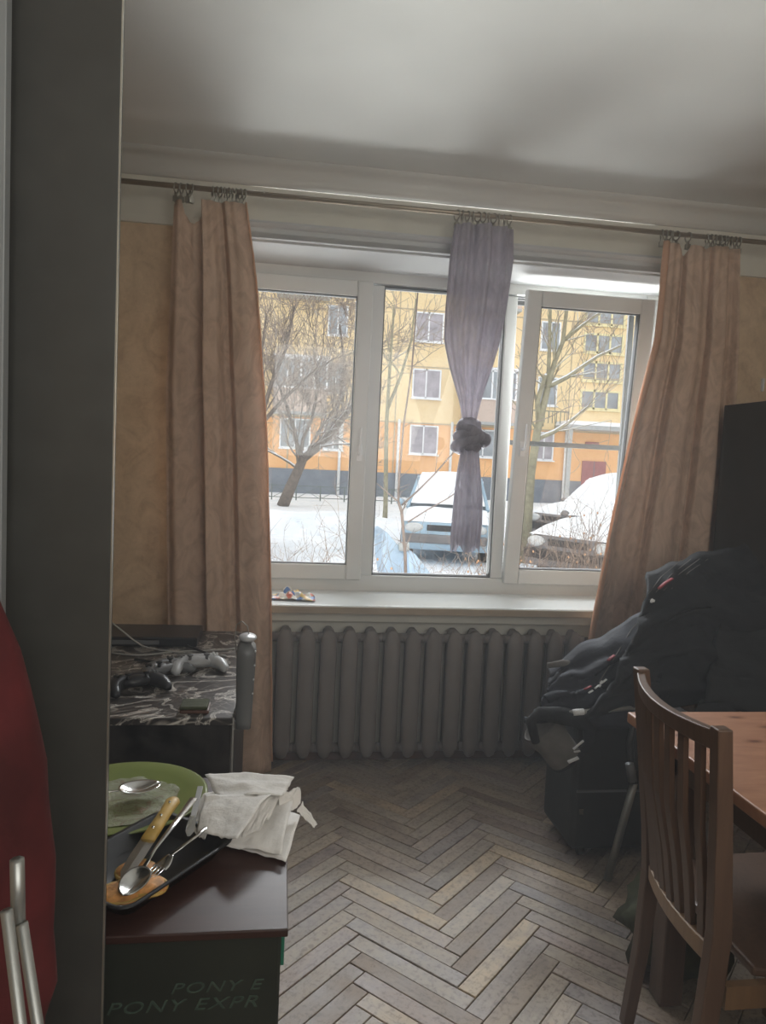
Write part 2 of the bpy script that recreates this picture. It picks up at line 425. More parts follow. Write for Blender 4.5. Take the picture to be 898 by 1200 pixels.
for nm, x0, x1, y0, y1 in (('wall_left', XL-.1, XL, YB-.1, YW), ('wall_right', XR, XR+.1, YB-.1, YW), ('wall_front', XL, XR, YB-.1, YB)):
    m = MB(); m.box(x0, x1, y0, y1, 0, 2.27, 0); m.box(x0, x1, y0, y1, 2.27, ZC+.05, 1); struct(m.build(nm, ['wallpaper', 'white_paint']))
struct(MB().box(XL-.1, XR+.1, YB-.1, YO, ZC, ZC+.12).build('ceiling', 'ceiling_paint'))
# cove between wall and ceiling
m = MB(); pts = [(YW, ZC-.075)]+[(YW-.075+.075*math.cos(a), ZC-.075+.075*math.sin(a)) for a in [PI/2*i/6 for i in range(7)]][::1]
prof = [(YW+.0, ZC-.085), (YW-.012, ZC-.085), (YW-.02, ZC-.06), (YW-.035, ZC-.03), (YW-.06, ZC-.014), (YW-.10, ZC-.004), (YW-.10, ZC+.0), (YW, ZC)]
m.loft([[(x, y, z) for y, z in prof] for x in (XL, XR)], smooth=True); struct(m.build('trim_4', 'ceiling_paint'))
# picture rail moulding that runs over the window: two steps
m = MB(); prof = [(YW, 2.322), (YW-.022, 2.318), (YW-.030, 2.306), (YW-.022, 2.296), (YW-.012, 2.290), (YW-.012, 2.272), (YW-.020, 2.268), (YW-.020, 2.248), (YW-.008, 2.245), (YW, 2.245)]
m.loft([[(x, y, z) for y, z in prof] for x in (NX0-.02, NX1+.02)], smooth=False); struct(m.build('trim_5', 'reveal_paint'))
for nm, a, b in (('trim_6', XL, NX0-.02), ('trim_7', NX1+.02, XR)):
    m = MB(); m.loft([[(x, y, z) for y, z in [(YW, 2.305), (YW-.010, 2.303), (YW-.012, 2.27), (YW, 2.268)]] for x in (a, b)], smooth=False); struct(m.build(nm, 'white_paint'))
struct(MB().box(XL, XR, YW-.015, YW, 0, .05).build('baseboard_back', 'wood_edge', bevel=.004))
struct(MB().box(XL, XL+.015, YB, YW-.015, 0, .05).build('baseboard_left', 'wood_edge'))
struct(MB().box(XR-.015, XR, YB, YW-.015, 0, .05).build('baseboard_right', 'wood_edge'))

# herringbone parquet
floor = struct(MB().box(XL-.1, XR+.1, YB-.1, YO, -.12, -.012).build('floor', 'subfloor'))
PL, PWD = .381, .0544
NN = 7
def plank_mesh(name, l, wd, mat):
    g = .0011; b = .0016; x, y = l/2-g, wd/2-g
    vs = [(-x, -y, -.012), (x, -y, -.012), (x, y, -.012), (-x, y, -.012), (-x, -y, -b), (x, -y, -b), (x, y, -b), (-x, y, -b),
          (-x+b, -y+b, 0), (x-b, -y+b, 0), (x-b, y-b, 0), (-x+b, y-b, 0)]
    fs = [(0, 1, 5, 4), (1, 2, 6, 5), (2, 3, 7, 6), (3, 0, 4, 7), (4, 5, 9, 8), (5, 6, 10, 9), (6, 7, 11, 10), (7, 4, 8, 11), (8, 9, 10, 11)]
    me = bpy.data.meshes.new(name); me.from_pydata(vs, [], fs); me.materials.append(MATS[mat]); return me, vs, fs
pme, pvs, pfs = plank_mesh('plank', PL, PWD, 'plank_wood')
planks = []
c45 = math.cos(PI/4)
OX, OY = .540, 2.02                                # a ridge of the zigzag
for a in range(-70, 90):
    for b in range(-12, 13):
        for kind in (0, 1):
            # lattice: a*(1,1) + b*(n,-n); plank H at the lattice point, plank V one step on
            if kind == 0: u0, v0 = a+b*NN, a-b*NN; cu, cv = u0+NN/2, v0+.5
            else: u0, v0 = a+b*NN, a-b*NN+1; cu, cv = u0+.5, v0+NN/2
            cu *= PWD; cv *= PWD
            x = OX+(cu-cv)*c45; y = OY+(cu+cv)*c45
            planks.append((x, y, PI/4 if kind == 0 else 3*PI/4))
planks = [p for p in planks if XL-.05 < p[0] < XR+.05 and YB-.05 < p[1] < YW+.16]
def seen(x, y):
    d = Vector((x, y, 0))-EYE; zc = d.dot(_f)
    if zc < .2: return False
    px = 449+FPX*d.dot(_r2)/zc; py = 600-FPX*d.dot(_u2)/zc
    return 300 < px < 860 and py < 1235 and not (px < 325 and py < 1130) 
near = sorted([p for p in planks if seen(p[0], p[1])], key=lambda p: p[1])[:296]
nset = set((round(p[0], 4), round(p[1], 4), p[2]) for p in near)
rnd = random.Random(3)
for x, y, rz in near:
    o = bpy.data.objects.new('plank', pme); col.objects.link(o); o.parent = floor
    o.location = (x, y, rnd.uniform(-.0022, .0006)); o.rotation_euler = (rnd.uniform(-.006, .006), rnd.uniform(-.0012, .0012), rz+rnd.uniform(-.003, .003)+(PI if rnd.random() < .5 else 0))
m = MB()
for x, y, rz in planks:
    if (round(x, 4), round(y, 4), rz) in nset: continue
    cs, sn = math.cos(rz), math.sin(rz)
    m.add([(x+vx*cs-vy*sn, y+vx*sn+vy*cs, vz) for vx, vy, vz in pvs], pfs)
tag(m.build('plank_field', 'plank_wood_field', floor), kind='stuff')

# ------------------------------------------------------------------ window
FY0, FY1 = 3.45, 3.52
def ring(m, x0, x1, z0, z1, w_, y0, y1, wt=None, wb=None):
    wt = wt or w_; wb = wb or w_
    m.box(x0, x0+w_, y0, y1, z0, z1); m.box(x1-w_, x1, y0, y1, z0, z1)
    m.box(x0+w_, x1-w_, y0, y1, z1-wt, z1); m.box(x0+w_, x1-w_, y0, y1, z0, z0+wb)
win = struct(thing('window_1', None, None, (NX0, FY0, .74)))
m = MB()
ring(m, NX0+.012, NX1-.012, .712, 2.222, .06, FY0, FY0+.062, wb=.083)
m.box(.385, .450, FY0, FY0+.062, .795, 2.155); m.box(1.037, 1.095, FY0, FY0+.062, .795, 2.155)
m.build('window_frame', 'plastic_frame', win, bevel=.006)
m = MB(); ring(m, .4495, 1.0375, .7945, 2.1555, .006, FY0+.010, FY0+.063)
m.build('gasket', 'grey_gasket', win)
MB().box(.45, 1.037, FY0+.045, FY0+.050, .795, 2.155).build('glass_pane', 'window_glass', win)
def sash(x0, x1, z0, z1, tilt):
    s = bpy.data.objects.new('window_sash', None); col.objects.link(s); s.parent = win
    s.location = Vector(((x0+x1)/2, FY0-.02, z0))-Vector((NX0, FY0, .74)); s.rotation_euler = (tilt, 0, 0)
    w_, h_ = x1-x0, z1-z0
    ORG[s.name] = Vector()
    m = MB(); ring(m, -w_/2, w_/2, 0, h_, .072, 0, .045); fr = m.build('sash_frame', 'plastic_frame', s, bevel=.007, seg=3)
    g = MB(); ring(g, -w_/2+.071, w_/2-.071, .071, h_-.071, .005, .010, .0455); g.build('gasket', 'grey_gasket', s)
    MB().box(-w_/2+.07, w_/2-.07, .03, .035, .07, h_-.07).build('glass_pane', 'window_glass', s)
    return s, w_, h_
m = MB(); ring(m, 1.0955, 1.7475, .7955, 2.1545, .006, FY0+.028, FY0+.063); m.build('seal', 'screen_grey', win)
s1, w1, h1 = sash(-.262, .396, .772, 2.166, 0)
s2, w2, h2 = sash(1.098, 1.73, .772, 2.166, R(4.6))
def handle(s, x, z, up):
    m = MB(); m.box(x-.013, x+.013, -.008, 0, z-.035, z+.035)
    m.tube([(x, 0, z), (x, -.04, z)], .009, 10)
    m.tube([(x, -.042, z-.004), (x, -.046, z+up*.05), (x, -.042, z+up*.12)], [.011, .010, .008], 10, sq=(1, .6))
    tag(m.build('window_handle', 'handle_white', s, bevel=.002), 'white lever handle')
handle(s1, w1/2-.033, .60, 1)
handle(s2, -w2/2+.036, .66, 1)
# insect screen frame outside the right light, with its crossbar
m = MB(); ring(m, 1.10, 1.745, .78, 2.17, .028, 3.57, 3.585); m.box(1.128, 1.717, 3.57, 3.585, 1.452, 1.476)
m.build('screen_frame', 'screen_grey', win)
sill = struct(MB().box(NX0-.06, NX1+.07, 3.085, FY0, .685, .72).build('trim_8', 'sill_plastic', bevel=.008, seg=3))
simple('edge_tan', (.40, .32, .23), .5)
struct(MB().box(NX0-.06, NX1+.07, 3.080, 3.0845, .686, .714).build('trim_10', 'edge_tan'))
struct(MB().box(NX0-.02, NX1+.02, 3.15, YW, .635, .684).build('trim_9', 'white_paint', bevel=.004))

# radiator under the sill
rad = thing('radiator', 'brown painted cast iron sectional radiator under the window sill', 'radiator', (.66, 3.12, 0))
def section_mesh():
    m = MB(); hw = .0405
    for yy, rr in ((3.096, .037), (3.148, .031)):
        m.tube([(0, yy+.012, .045), (0, yy+.004, .055), (0, yy, .085), (0, yy, .12), (0, yy, .54), (0, yy, .575), (0, yy+.004, .602), (0, yy+.012, .612)], [.012, .022, .033, rr, rr, .033, .022, .012], 12, sq=(1.0, .5), up=(0, 1, 0))
    m.box(-.008, .008, 3.10, 3.145, .1, .56)
    m.tube([(-hw-.006, 3.12, .085), (hw+.006, 3.12, .085)], .020, 10); m.tube([(-hw-.006, 3.12, .575), (hw+.006, 3.12, .575)], .020, 10)
    return m
first = None
for i in range(16):
    x = -.045+i*.0925
    if first is None:
        first = section_mesh().build('radiator_section', 'radiator_paint', rad); first.data.transform(Matrix.Translation(ORG[rad.name]))
        sec0 = first.data
        o = first
    else:
        o = first.copy(); col.objects.link(o)
    o.location = Vector((x, 0, 0))-ORG[rad.name]
MB().tube([(1.40, 3.12, .575), (1.56, 3.12, .575), (1.60, 3.12, .53), (1.60, 3.12, .0)], .013, 10).build('pipe', 'radiator_paint', rad)
MB().tube([(1.40, 3.12, .085), (1.60, 3.12, .085)], .013, 10).build('pipe', 'radiator_paint', rad)
for x in (.2, 1.2): MB().box(x, x+.02, 3.15, YW-.001, .28, .30).build('wall_hook', 'radiator_paint', rad)

# crumpled snack wrapper on the sill
def wr(u, v):
    x = -.02+.19*u; y = 3.17+.12*v-.03*u
    return (x, y, .7245+.024*(abs(nz(u*5, v*4, 1.3))*1.6)*math.sin(PI*min(max(v, .05), .95))*math.sin(PI*(u*.9+.05))*2+.002)
m = MB().grid(wr, 26, 12)
tag(m.build('snack_wrapper', 'snack_wrapper', solid=.002), 'crumpled red, white and blue snack wrapper on the window sill beside the left curtain', 'wrapper')

# ------------------------------------------------------------------ curtain rod, rings, curtains
RY, RZ = 3.05, 2.379
rod = thing('curtain_rod', 'long brown metal curtain rod running across the wall above the window', 'curtain rod', (-.9, RY, RZ))
MB().tube([(-.95, RY, RZ), (2.45, RY, RZ)], .0105, 12).build('rod_pole', 'rod_metal', rod)
for x in (-.93, 2.40):
    m = MB(); m.tube([(x, RY, RZ-.012), (x, RY+.05, RZ-.012), (x, YW-.002, RZ-.012)], .006, 8); m.tube([(x, YW-.008, RZ-.012), (x, YW, RZ-.012)], .022, 12)
    m.build('bracket', 'rod_metal', rod)
    m = MB(); sgn = -1 if x < 0 else 1; m.blob(x+sgn*.05, RY, RZ, .018, .018, .018); m.build('finial', 'rod_metal', rod)
def make_ring():
    t = lthing('curtain_ring', 'x', 'curtain ring')
    m = MB(); pts = [(0, .019*math.sin(2*PI*i/16), -.0075+.019*math.cos(2*PI*i/16)) for i in range(17)]
    m.tube(pts, .003, 6, cap=False); rb = m.build('ring', 'ring_metal', t)
    m = MB(); m.box(-.004, .004, -.005, .005, -.052, -.026); m.box(-.009, .009, -.008, -.004, -.060, -.038); m.box(-.009, .009, .004, .008, -.060, -.038)
    m.build('clip', 'ring_metal', t)
    return t
ring0 = make_ring(); used = [False]
def put_ring(x, rz, label, group):
    t = ring0 if not used[0] else copy_tree(ring0)
    used[0] = True
    place(t, (x, RY, RZ), rz); tag(t, label, 'curtain ring', group)
for i, x in enumerate((-.445, -.425, -.400, -.385)): put_ring(x, rnd.uniform(-.4, .4), 'metal clip ring holding the sagging outer top corner of the left peach curtain', 'clip rings at the outer corner of the left curtain')
for i in range(9): put_ring(-.305+i*.0155, rnd.uniform(-.5, .5), 'metal clip ring bunched over the inner half of the left peach curtain', 'clip rings bunched over the left curtain')
for i in range(11): put_ring(.685+i*.0225, rnd.uniform(-.5, .5), 'metal clip ring holding the knotted lilac tulle curtain', 'clip rings over the tulle curtain')
for i in range(5): put_ring(1.59+i*.017, rnd.uniform(-.5, .5), 'metal clip ring above the window-side edge of the right peach curtain', 'clip rings at the inner edge of the right curtain')
put_ring(1.712, .2, 'single metal clip ring between the two bunches over the right peach curtain', None)
for i in range(9): put_ring(1.80+i*.019, rnd.uniform(-.5, .5), 'metal clip ring bunched over the wall side of the right peach curtain', 'clip rings bunched over the right curtain')

def curtain(parent, Lp, Rp, topz, nf, ampf, y0, zb, folds=None, name='drape', mat='peach_damask', nu=150, nv=60, seed=0, warp=.12):
    def fn(u, v):
        tz = topz(u); z = lerp(tz, zb, v)
        xl, xr = pw(2.4-z, Lp), pw(2.4-z, Rp)
        x = lerp(xl, xr, u)
        uu = u+warp*nz(u*2.2+seed, v*.9, seed)*.6
        a = ampf(v); up_ = min(max(uu, 0), 1)
        for (u0, f0), (u1, f1) in zip(folds, folds[1:]):
            if up_ <= u1: k = (up_-u0)/(u1-u0); fo = lerp(f0, f1, .5-.5*math.cos(PI*k)); break
        y = y0+fo*a+.003*math.sin(2*PI*9*u+seed)*max(0, 1-v*4)+.012*nz(u*5, v*4, seed)*min(1, v*4)
        if v > .35: y += .006*math.sin(u*17+v*11)*(v-.35)
        x += a*.10*fo
        y = min(y, 3.072)-.0*v
        if z < .80: y = min(y, 3.066)
        return (x, y, z)
    return MB().grid(fn, nu, nv).build(name, mat, parent, solid=.0025)
Z = lambda z: 2.4-z
cl = thing('curtain', 'peach damask curtain on the left of the window, its outer top corner sagging', 'curtain', (-.2, RY, 0))
def topL(u):
    return pw(u, [(0, 2.300), (.03, 2.318), (.11, 2.322), (.16, 2.27), (.22, 2.242), (.28, 2.236), (.36, 2.262), (.385, 2.268), (.392, 2.325), (.6, 2.326), (1, 2.326)])
curtain(cl, [(Z(2.33), -.45), (Z(1.6), -.465), (Z(.75), -.44), (Z(.03), -.40)],
        [(Z(2.33), -.175), (Z(2.04), -.125), (Z(1.46), -.065), (Z(.76), -.022), (Z(.03), .008)],
        topL, 2.15, lambda v: .45+.55*min(1, v*4), RY-.022, .02, seed=1.1, warp=.05,
        folds=[(0, .02), (.10, -.012), (.24, .012), (.36, .036), (.40, -.040), (.52, -.030), (.60, .012), (.64, .018), (.72, -.034), (.88, -.040), (1, .0)])
m = MB(); m.tube([( pw(Z(z), [(Z(2.33), -.175), (Z(2.04), -.125), (Z(1.46), -.065), (Z(.76), -.022), (Z(.03), .008)])+.003+.003*nz(z*9), RY-.045-.01*nz(z*4, 3), z) for z in [2.325-i*.05 for i in range(46)]], .0055, 6, sq=(1.4, .8)); m.build('hem', 'peach_lit_hem', cl)
cr = thing('curtain', 'peach damask curtain on the right of the window, falling behind the heap of jackets', 'curtain', (1.7, RY, 0))
def topR(u): return pw(u, [(0, 2.315), (.04, 2.33), (.22, 2.335), (.27, 2.29), (.30, 2.288), (.34, 2.325), (.40, 2.33), (.55, 2.318), (.62, 2.335), (1, 2.335)])
RL = [(Z(2.33), 1.585), (Z(1.92), 1.575), (Z(1.62), 1.515), (Z(1.17), 1.44), (Z(.82), 1.395), (Z(.52), 1.355), (Z(.03), 1.33)]
curtain(cr, RL, [(Z(2.33), 1.945), (Z(1.94), 1.97), (Z(1.2), 2.0), (Z(.03), 2.03)], topR, 2.4, lambda v: .45+.55*min(1, v*4), RY-.022, .02, seed=2.9, warp=.05,
        folds=[(0, -.04), (.12, -.01), (.24, .012), (.30, .034), (.33, -.036), (.46, -.042), (.58, -.012), (.62, .026), (.66, -.022), (.80, -.03), (.88, .020), (.93, .03), (1, -.01)])
m = MB(); m.grid(lambda u, v: (pw(v*2.30+.07, RL)+.028*u-.010, RY-.050-.012*math.sin(PI*u)+.006*nz(v*14, u*2), 2.33-v*2.30), 5, 60)
m.build('hem', 'peach_lit_hem', cr, solid=.003)

tl = thing('tulle_curtain', 'sheer lilac tulle curtain knotted in the middle, hanging before the window', 'curtain', (.79, RY, .96))
def tulle(prof, nfold, amp, seed, n=110, flat=.42):
    m = MB(); rings = []
    for z, cx, hw in prof:
        ring_ = []
        for j in range(n):
            an = 2*PI*j/n
            k = 1+amp*math.sin(nfold*an+seed+z*1.3)+amp*.5*math.sin((nfold*2+1)*an+z*2)
            ring_.append((cx+hw*math.cos(an)*(.92+.08*k), RY+hw*flat*math.sin(an)*k+.01*nz(an*2, z*3), z+.006*math.sin(an*5)*(z < 1.05)*3))
        rings.append(ring_)
    m.loft(rings, cap=False); return m
def prof_of(pts, z0, z1, n):
    out = []
    for i in range(n+1):
        z = lerp(z0, z1, i/n); out.append((z, pw(-z, [(-a, b) for a, b, c_ in pts]), pw(-z, [(-a, c_) for a, b, c_ in pts])))
    return out
up = [(2.33, .80, .122), (2.2, .797, .132), (2.0, .785, .128), (1.86, .775, .118), (1.75, .776, .09), (1.61, .782, .045), (1.53, .785, .028)]
tulle(prof_of(up, 2.33, 1.53, 26), 9, .32, 0).build('upper_drape', 'lilac_tulle', tl)
lo = [(1.42, .795, .035), (1.33, .795, .048), (1.2, .80, .062), (1.1, .80, .066), (.96, .795, .064)]
tulle(prof_of(lo, 1.42, .985, 16), 6, .35, 2).build('lower_drape', 'lilac_tulle_dense', tl)
m = MB()
for k in range(3):
    pts = [(.795+(.062-.006*k)*math.cos(a)+.005*k, RY+.034*math.sin(a), 1.455+.024*math.cos(a+.7+k*1.1)*(1 if k else 1.2)+(k-1)*.018) for a in [2*PI*i/20 for i in range(21)]]
    m.tube(pts, [.024+.005*math.sin(i*1.3+k) for i in range(21)], 10, cap=False)
m.blob(.785, RY, 1.50, .055, .035, .045, amp=.25); m.blob(.80, RY, 1.43, .045, .033, .035, amp=.25, seed=3)
m.build('knot', 'lilac_tulle_dense', tl)

# ------------------------------------------------------------------ tall wardrobe leaf at the left, red jacket, steel tubes
wd = thing('wardrobe', 'tall dark wardrobe panel with a thin metal edge at the left foreground', 'wardrobe', (-.7, .95, 0))
MB().box(-1.15, -.66, .94, 1.45, 0, 2.3).build('wardrobe_body', 'dark_laminate', wd)
d = MB().box(-.80, -.1955, .90, .916, .01, 2.50).build('door', 'dark_laminate', wd, bevel=.001)
MB().box(-.1955, -.1940, .8995, .9045, .01, 2.50).build('edge_strip', 'steel_strip', d)
tag(MB().box(-.85, -.300, .850, .866, .01, 2.50).build('door', 'grey_laminate', wd, bevel=.001), 'lighter grey door panel in front of the dark one')
MB().box(-.85, -.70, .866, .94, .01, 2.3).build('side_rail', 'dark_laminate', wd)
rj = thing('red_jacket', 'red jacket hanging against the dark wardrobe at the left edge', 'jacket', (-.2, .5, .7))
def jack(u, v):
    z = lerp(1.30, .35, v)
    half = pw(v, [(0, .004), (.06, .025), (.16, .050), (.28, .068), (.38, .073), (.46, .070), (.52, .074), (.57, .066), (.62, .072), (1, .075)])
    an = -PI/2+2*PI*u
    cx = -.313
    k = 1+.10*nz(math.cos(an)*1.3, v*5, math.sin(an))
    half *= 1.43
    return (cx+half*math.cos(an)*k, .738+half*.55*math.sin(an)*(1+.3*nz(u*7, v*3)), z)
MB().grid(jack, 40, 50).build('jacket_body', 'red_cloth', rj)
m = MB(); m.tube([(-.325, .742, 1.34), (-.325, .742, 1.29)], .004, 6); m.tube([(-.325, .85, 1.335), (-.325, .742, 1.34)], .004, 6); m.build('hanging_loop', 'red_cloth', rj)
dr = thing('drying_rack', 'folded grey metal tube frame leaning at the bottom left corner', 'rack', (-.17, .47, 0))
_p = [at(20, 1008, .43), at(26, 1085, .43), at(44, 1200, .43), at(8, 1070, .42), at(24, 1200, .42)]
def ext(a, b, z): return a+(b-a)*((z-a.z)/(b.z-a.z))
for a, b in ((_p[1], _p[2]), (_p[3], _p[4])):
    MB().tube([a+(a-b)*.02, ext(a, b, .45)], .0036, 8).build('rail', 'tube_metal', dr)
MB().tube([_p[0], at(22, 1110, .436)], .0042, 8).build('tip', 'tube_metal', dr)
m = MB(); e1, e2 = ext(_p[1], _p[2], .45), ext(_p[3], _p[4], .45)
m.tube([e1, (e1.x, .43, .0)], .0036, 8); m.tube([e2, (e2.x, .42, .0)], .0036, 8); m.tube([e1, e2], .0036, 8); m.build('foot_frame', 'tube_metal', dr)

# ------------------------------------------------------------------ printed dark box with mahogany board, meal left-overs
TZ = .680
bx = thing('printed_box', 'tall dark green printed box under the red-brown board in the left foreground', 'box', (-.3, 1.3, 0))
MB().box(-.62, .026, 1.012, 1.49, 0, TZ-.012).build('box_body', 'box_dark', bx, bevel=.004)
def text(s, size, loc, rot, mat, parent, name='lettering', ext_=.0004, shear=0, sx=1):
    cu = bpy.data.curves.new(name, 'FONT'); cu.body = s; cu.size = size; cu.extrude = ext_; cu.space_character = 1.15; cu.shear = shear
    to = bpy.data.objects.new('tmp', cu); col.objects.link(to)
    bpy.context.view_layer.update()
    me = bpy.data.meshes.new_from_object(to.evaluated_get(bpy.context.evaluated_depsgraph_get()))
    bpy.data.objects.remove(to); me.materials.clear(); me.materials.append(MATS[mat])
    o = bpy.data.objects.new(name, me); col.objects.link(o); o.parent = parent
    o.location = Vector(loc)-ORG[parent.name]; o.rotation_euler = rot; o.scale = (sx, 1, 1); ORG[o.name] = Vector()
    return o
text('PONY E', .0225, (-.128, 1.0115, .584), (PI/2, 0, 0), 'print_green', bx, shear=.3, sx=1.45)
text('PONY EXPR', .0250, (-.215, 1.0115, .558), (PI/2, 0, 0), 'print_green', bx, shear=.3, sx=1.42)
MB().box(.026, .031, 1.02, 1.06, .612, .655).build('side_tag', 'tag_green', bx, bevel=.001)
brd = tag(MB().box(-.64, .035, 1.0, 1.50, TZ-.012, TZ).build('board', ['mahogany_top'], bevel=.002), 'glossy red-brown wooden board lying on the dark printed box', 'board')

def plate_thing():
    t = thing('plate', 'green plate smeared with food left-overs behind the black tray', 'plate', (-.266, 1.378, TZ))
    pr = [(.06, TZ+.001), (.08, TZ+.003), (.125, TZ+.016), (.150, TZ+.021), (.152, TZ+.024), (.148, TZ+.0245), (.120, TZ+.019), (.09, TZ+.009), (.001, TZ+.008)]
    MB().lathe(pr, -.266, 1.378, 48, sy=.98).build('dish', 'green_ceramic', t)
    def fd(u, v):
        an = 2*PI*u; r_ = v*(.126+.022*nz(math.cos(an)*1.5, math.sin(an)*1.5, 4))
        x, y = -.262+r_*math.cos(an), 1.39+r_*math.sin(an)
        return (x, y, TZ+.0105+.012*max(0, nz(x*30, y*30))*(1-v*v)+.010*max(0, v-.65)*1.5)
    MB().grid(fd, 40, 12).build('food_residue', 'food_smear', t)
plate_thing()
def spoon_parts(t, L=.19, bl=.052, bw=.021):
    m = MB()
    def bowl(u, v):
        an = 2*PI*u; x = bl/2*math.cos(an)*v*(1+.12*math.cos(an)); y = bw*math.sin(an)*v
        return (x+L/2, y, .0075-(1-v*v)*.009+.002)
    m.grid(bowl, 24, 8); m.build('bowl', 'steel', t, solid=.0012)
    m = MB(); m.tube([(L/2-bl/2+.003, 0, .0085), (L/2-bl, 0, .012), (0, 0, .010), (-L/2, 0, .004)], [.0035, .0032, .0042, .0075], 8, sq=(1, .25), up=(0, 0, 1)); m.build('handle', 'steel', t)
def tool(name, label, cat, a, b):
    """a tool lying along a->b in the room, its head at b"""
    t = lthing(name, label, cat); a, b = Vector(a), Vector(b); d = b-a
    rz = math.atan2(d.y, d.x); ry = -math.atan2(d.z, math.hypot(d.x, d.y))
    place(t, (a+b)/2, rz, 0, ry); return t, d.length
t, L = tool('spoon', 'steel spoon lying on the green plate', 'spoon', (-.42, 1.29, TZ+.034), (-.245, 1.390, TZ+.024))
spoon_parts(t, L, .078, .029)
# black tray
ty = thing('tray', 'black plastic food tray on the red-brown board', 'tray', (-.190, 1.158, TZ), R(54))
def rrect(lx, ly, r_, z, n=5):
    out = []
    for cx, cy, a0 in ((lx-r_, ly-r_, 0), (-lx+r_, ly-r_, 90), (-lx+r_, -ly+r_, 180), (lx-r_, -ly+r_, 270)):
        for i in range(n+1):
            a = R(a0+90*i/n); out.append((cx+r_*math.cos(a), cy+r_*math.sin(a), z))
    return out
ORG[ty.name] = Vector()
m = MB(); m.loft([rrect(.100, .066, .02, .001), rrect(.118, .082, .025, .026), rrect(.124, .088, .028, .027), rrect(.124, .088, .028, .029), rrect(.116, .080, .024, .028), rrect(.098, .064, .02, .005)])
m.build('tray_body', 'black_plastic', ty)
def bread(x, y, z, rx, ry, rz, label, sd):
    t = lthing('bread_slice', label, 'food', 'sauced bread slices in the black tray')
    m = MB(); m.blob(0, 0, .006, rx, ry, .009, 18, 8, amp=.25, freq=1.6, seed=sd); m.build('slice', 'bread_orange', t)
    m = MB(); m.tube([(rx*.96*math.cos(a), ry*.96*math.sin(a), .006+.002*nz(a)) for a in [2*PI*i/22 for i in range(23)]], .0035, 6, cap=False); m.build('crust', 'yellow_handle', t)
    place(t, (x, y, z), rz)
bread(-.205, 1.082, TZ+.008, .040, .030, .3, 'orange bread slice at the near left end of the black tray', 1)
bread(-.176, 1.092, TZ+.010, .032, .026, -.4, 'orange bread slice under the fork at the near end of the black tray', 2)
bread(-.198, 1.135, TZ+.008, .030, .032, 1.0, 'reddish bread slice under the knife blade in the black tray', 5)
# knife with yellow handle
t, L = tool('knife', 'kitchen knife with a yellow wooden handle lying across the black tray', 'knife', (-.163, 1.285, TZ+.058), (-.212, 1.095, TZ+.026))
m = MB(); m.loft([[(x, -wd_/2, zz-.011), (x, 0, zz-.011-th), (x, wd_/2, zz-.011), (x, 0, zz-.011+th)] for x, wd_, zz, th in ((0, .024, .011, .0011), (L*.25, .025, .011, .0011), (L*.42, .020, .011, .001), (L*.5, .004, .011, .0005))], smooth=False)
m.build('blade', 'steel', t)
m = MB(); m.tube([(-L/2, 0, 0), (-L*.46, 0, 0), (-L*.30, 0, 0), (-L*.12, 0, 0), (0.01, 0, 0)], [.009, .0135, .0115, .0125, .0125], 10, sq=(1, .6), up=(0, 0, 1)); h_ = m.build('handle', 'yellow_handle', t)
for x in (-L*.40, -L*.22, -L*.06): MB().tube([(x, 0, -.009), (x, 0, .0088)], .0022, 8).build('rivet', 'steel', h_)
# fork
t, L = tool('fork', 'steel fork resting in the black tray beside the yellow-handled knife', 'fork', (-.085, 1.245, TZ+.040), (-.178, 1.105, TZ+.022))
m = MB(); m.tube([(-L/2, 0, .003), (-L*.2, 0, 0), (L*.18, 0, .004)], [.006, .0035, .003], 8, sq=(1, .35), up=(0, 0, 1)); m.build('handle', 'steel', t)
m = MB(); m.grid(lambda u, v: (L*.18+L*.16*u, (v-.5)*(.010+.016*math.sin(u*PI*.55)), .004-.006*math.sin(PI*u*.6)), 8, 6); m.build('neck', 'steel', t, solid=.0012)
for k in range(4):
    yk = (k-1.5)*.0062; m = MB(); m.tube([(L*.335, yk, -.001), (L*.42, yk, -.003), (L*.5, yk*.9, .002)], [.0016, .0014, .0007], 6); m.build('tine', 'steel', t)
t, L = tool('spoon', 'steel spoon lying on the bread in the black tray', 'spoon', (-.128, 1.27, TZ+.062), (-.190, 1.085, TZ+.024))
spoon_parts(t, L, .060, .021)
t, L = tool('plastic_knife', 'flat white-handled table knife standing up out of the black tray', 'knife', (-.122, 1.315, TZ+.066), (-.128, 1.20, TZ+.034))
m = MB(); m.box(-L*.5, L*.12, -.005, .005, -.0015, .0015); m.build('handle', 'pale_plastic', t, bevel=.001)
m = MB(); m.loft([[(x, -w_, -.0006), (x, w_, -.0006), (x, w_, .0006), (x, -w_, .0006)] for x, w_ in ((L*.1, .006), (L*.4, .0075), (L*.5, .002))], smooth=False); m.build('blade', 'steel', t)
# napkins
def sheet(name, corners, label, sd, lift=.006, bend=.0, mat='napkin_paper', th=.0012):
    a, b, c_, d_ = [Vector(p) for p in corners]
    def fn(u, v):
        p = a.lerp(b, u).lerp(d_.lerp(c_, u), v)
        p.z += lift*nz(u*2.5+sd, v*2.5, sd)+bend*math.sin(PI*v)+.0025*nz(u*9, v*9, sd)
        p.x += .004*nz(u*3, v*2, sd+5); return p
    m = MB().grid(fn, 18, 18); o = m.build(name, mat, None, solid=th)
    return tag(o, label, 'napkin', 'white paper napkins heaped on the board')
def P(px, py, z):
    d_ = (px-449)/FPX*_r2-(py-600)/FPX*_u2+_f
    return EYE+d_*((z-EYE.z)/d_.z)
z0 = TZ
sheet('napkin', [P(250, 985, z0+.004), P(335, 1010, z0+.004), P(352, 955, z0+.006), P(285, 930, z0+.006)], 'lowest paper napkin, flat on the board under the others', 1, .002)
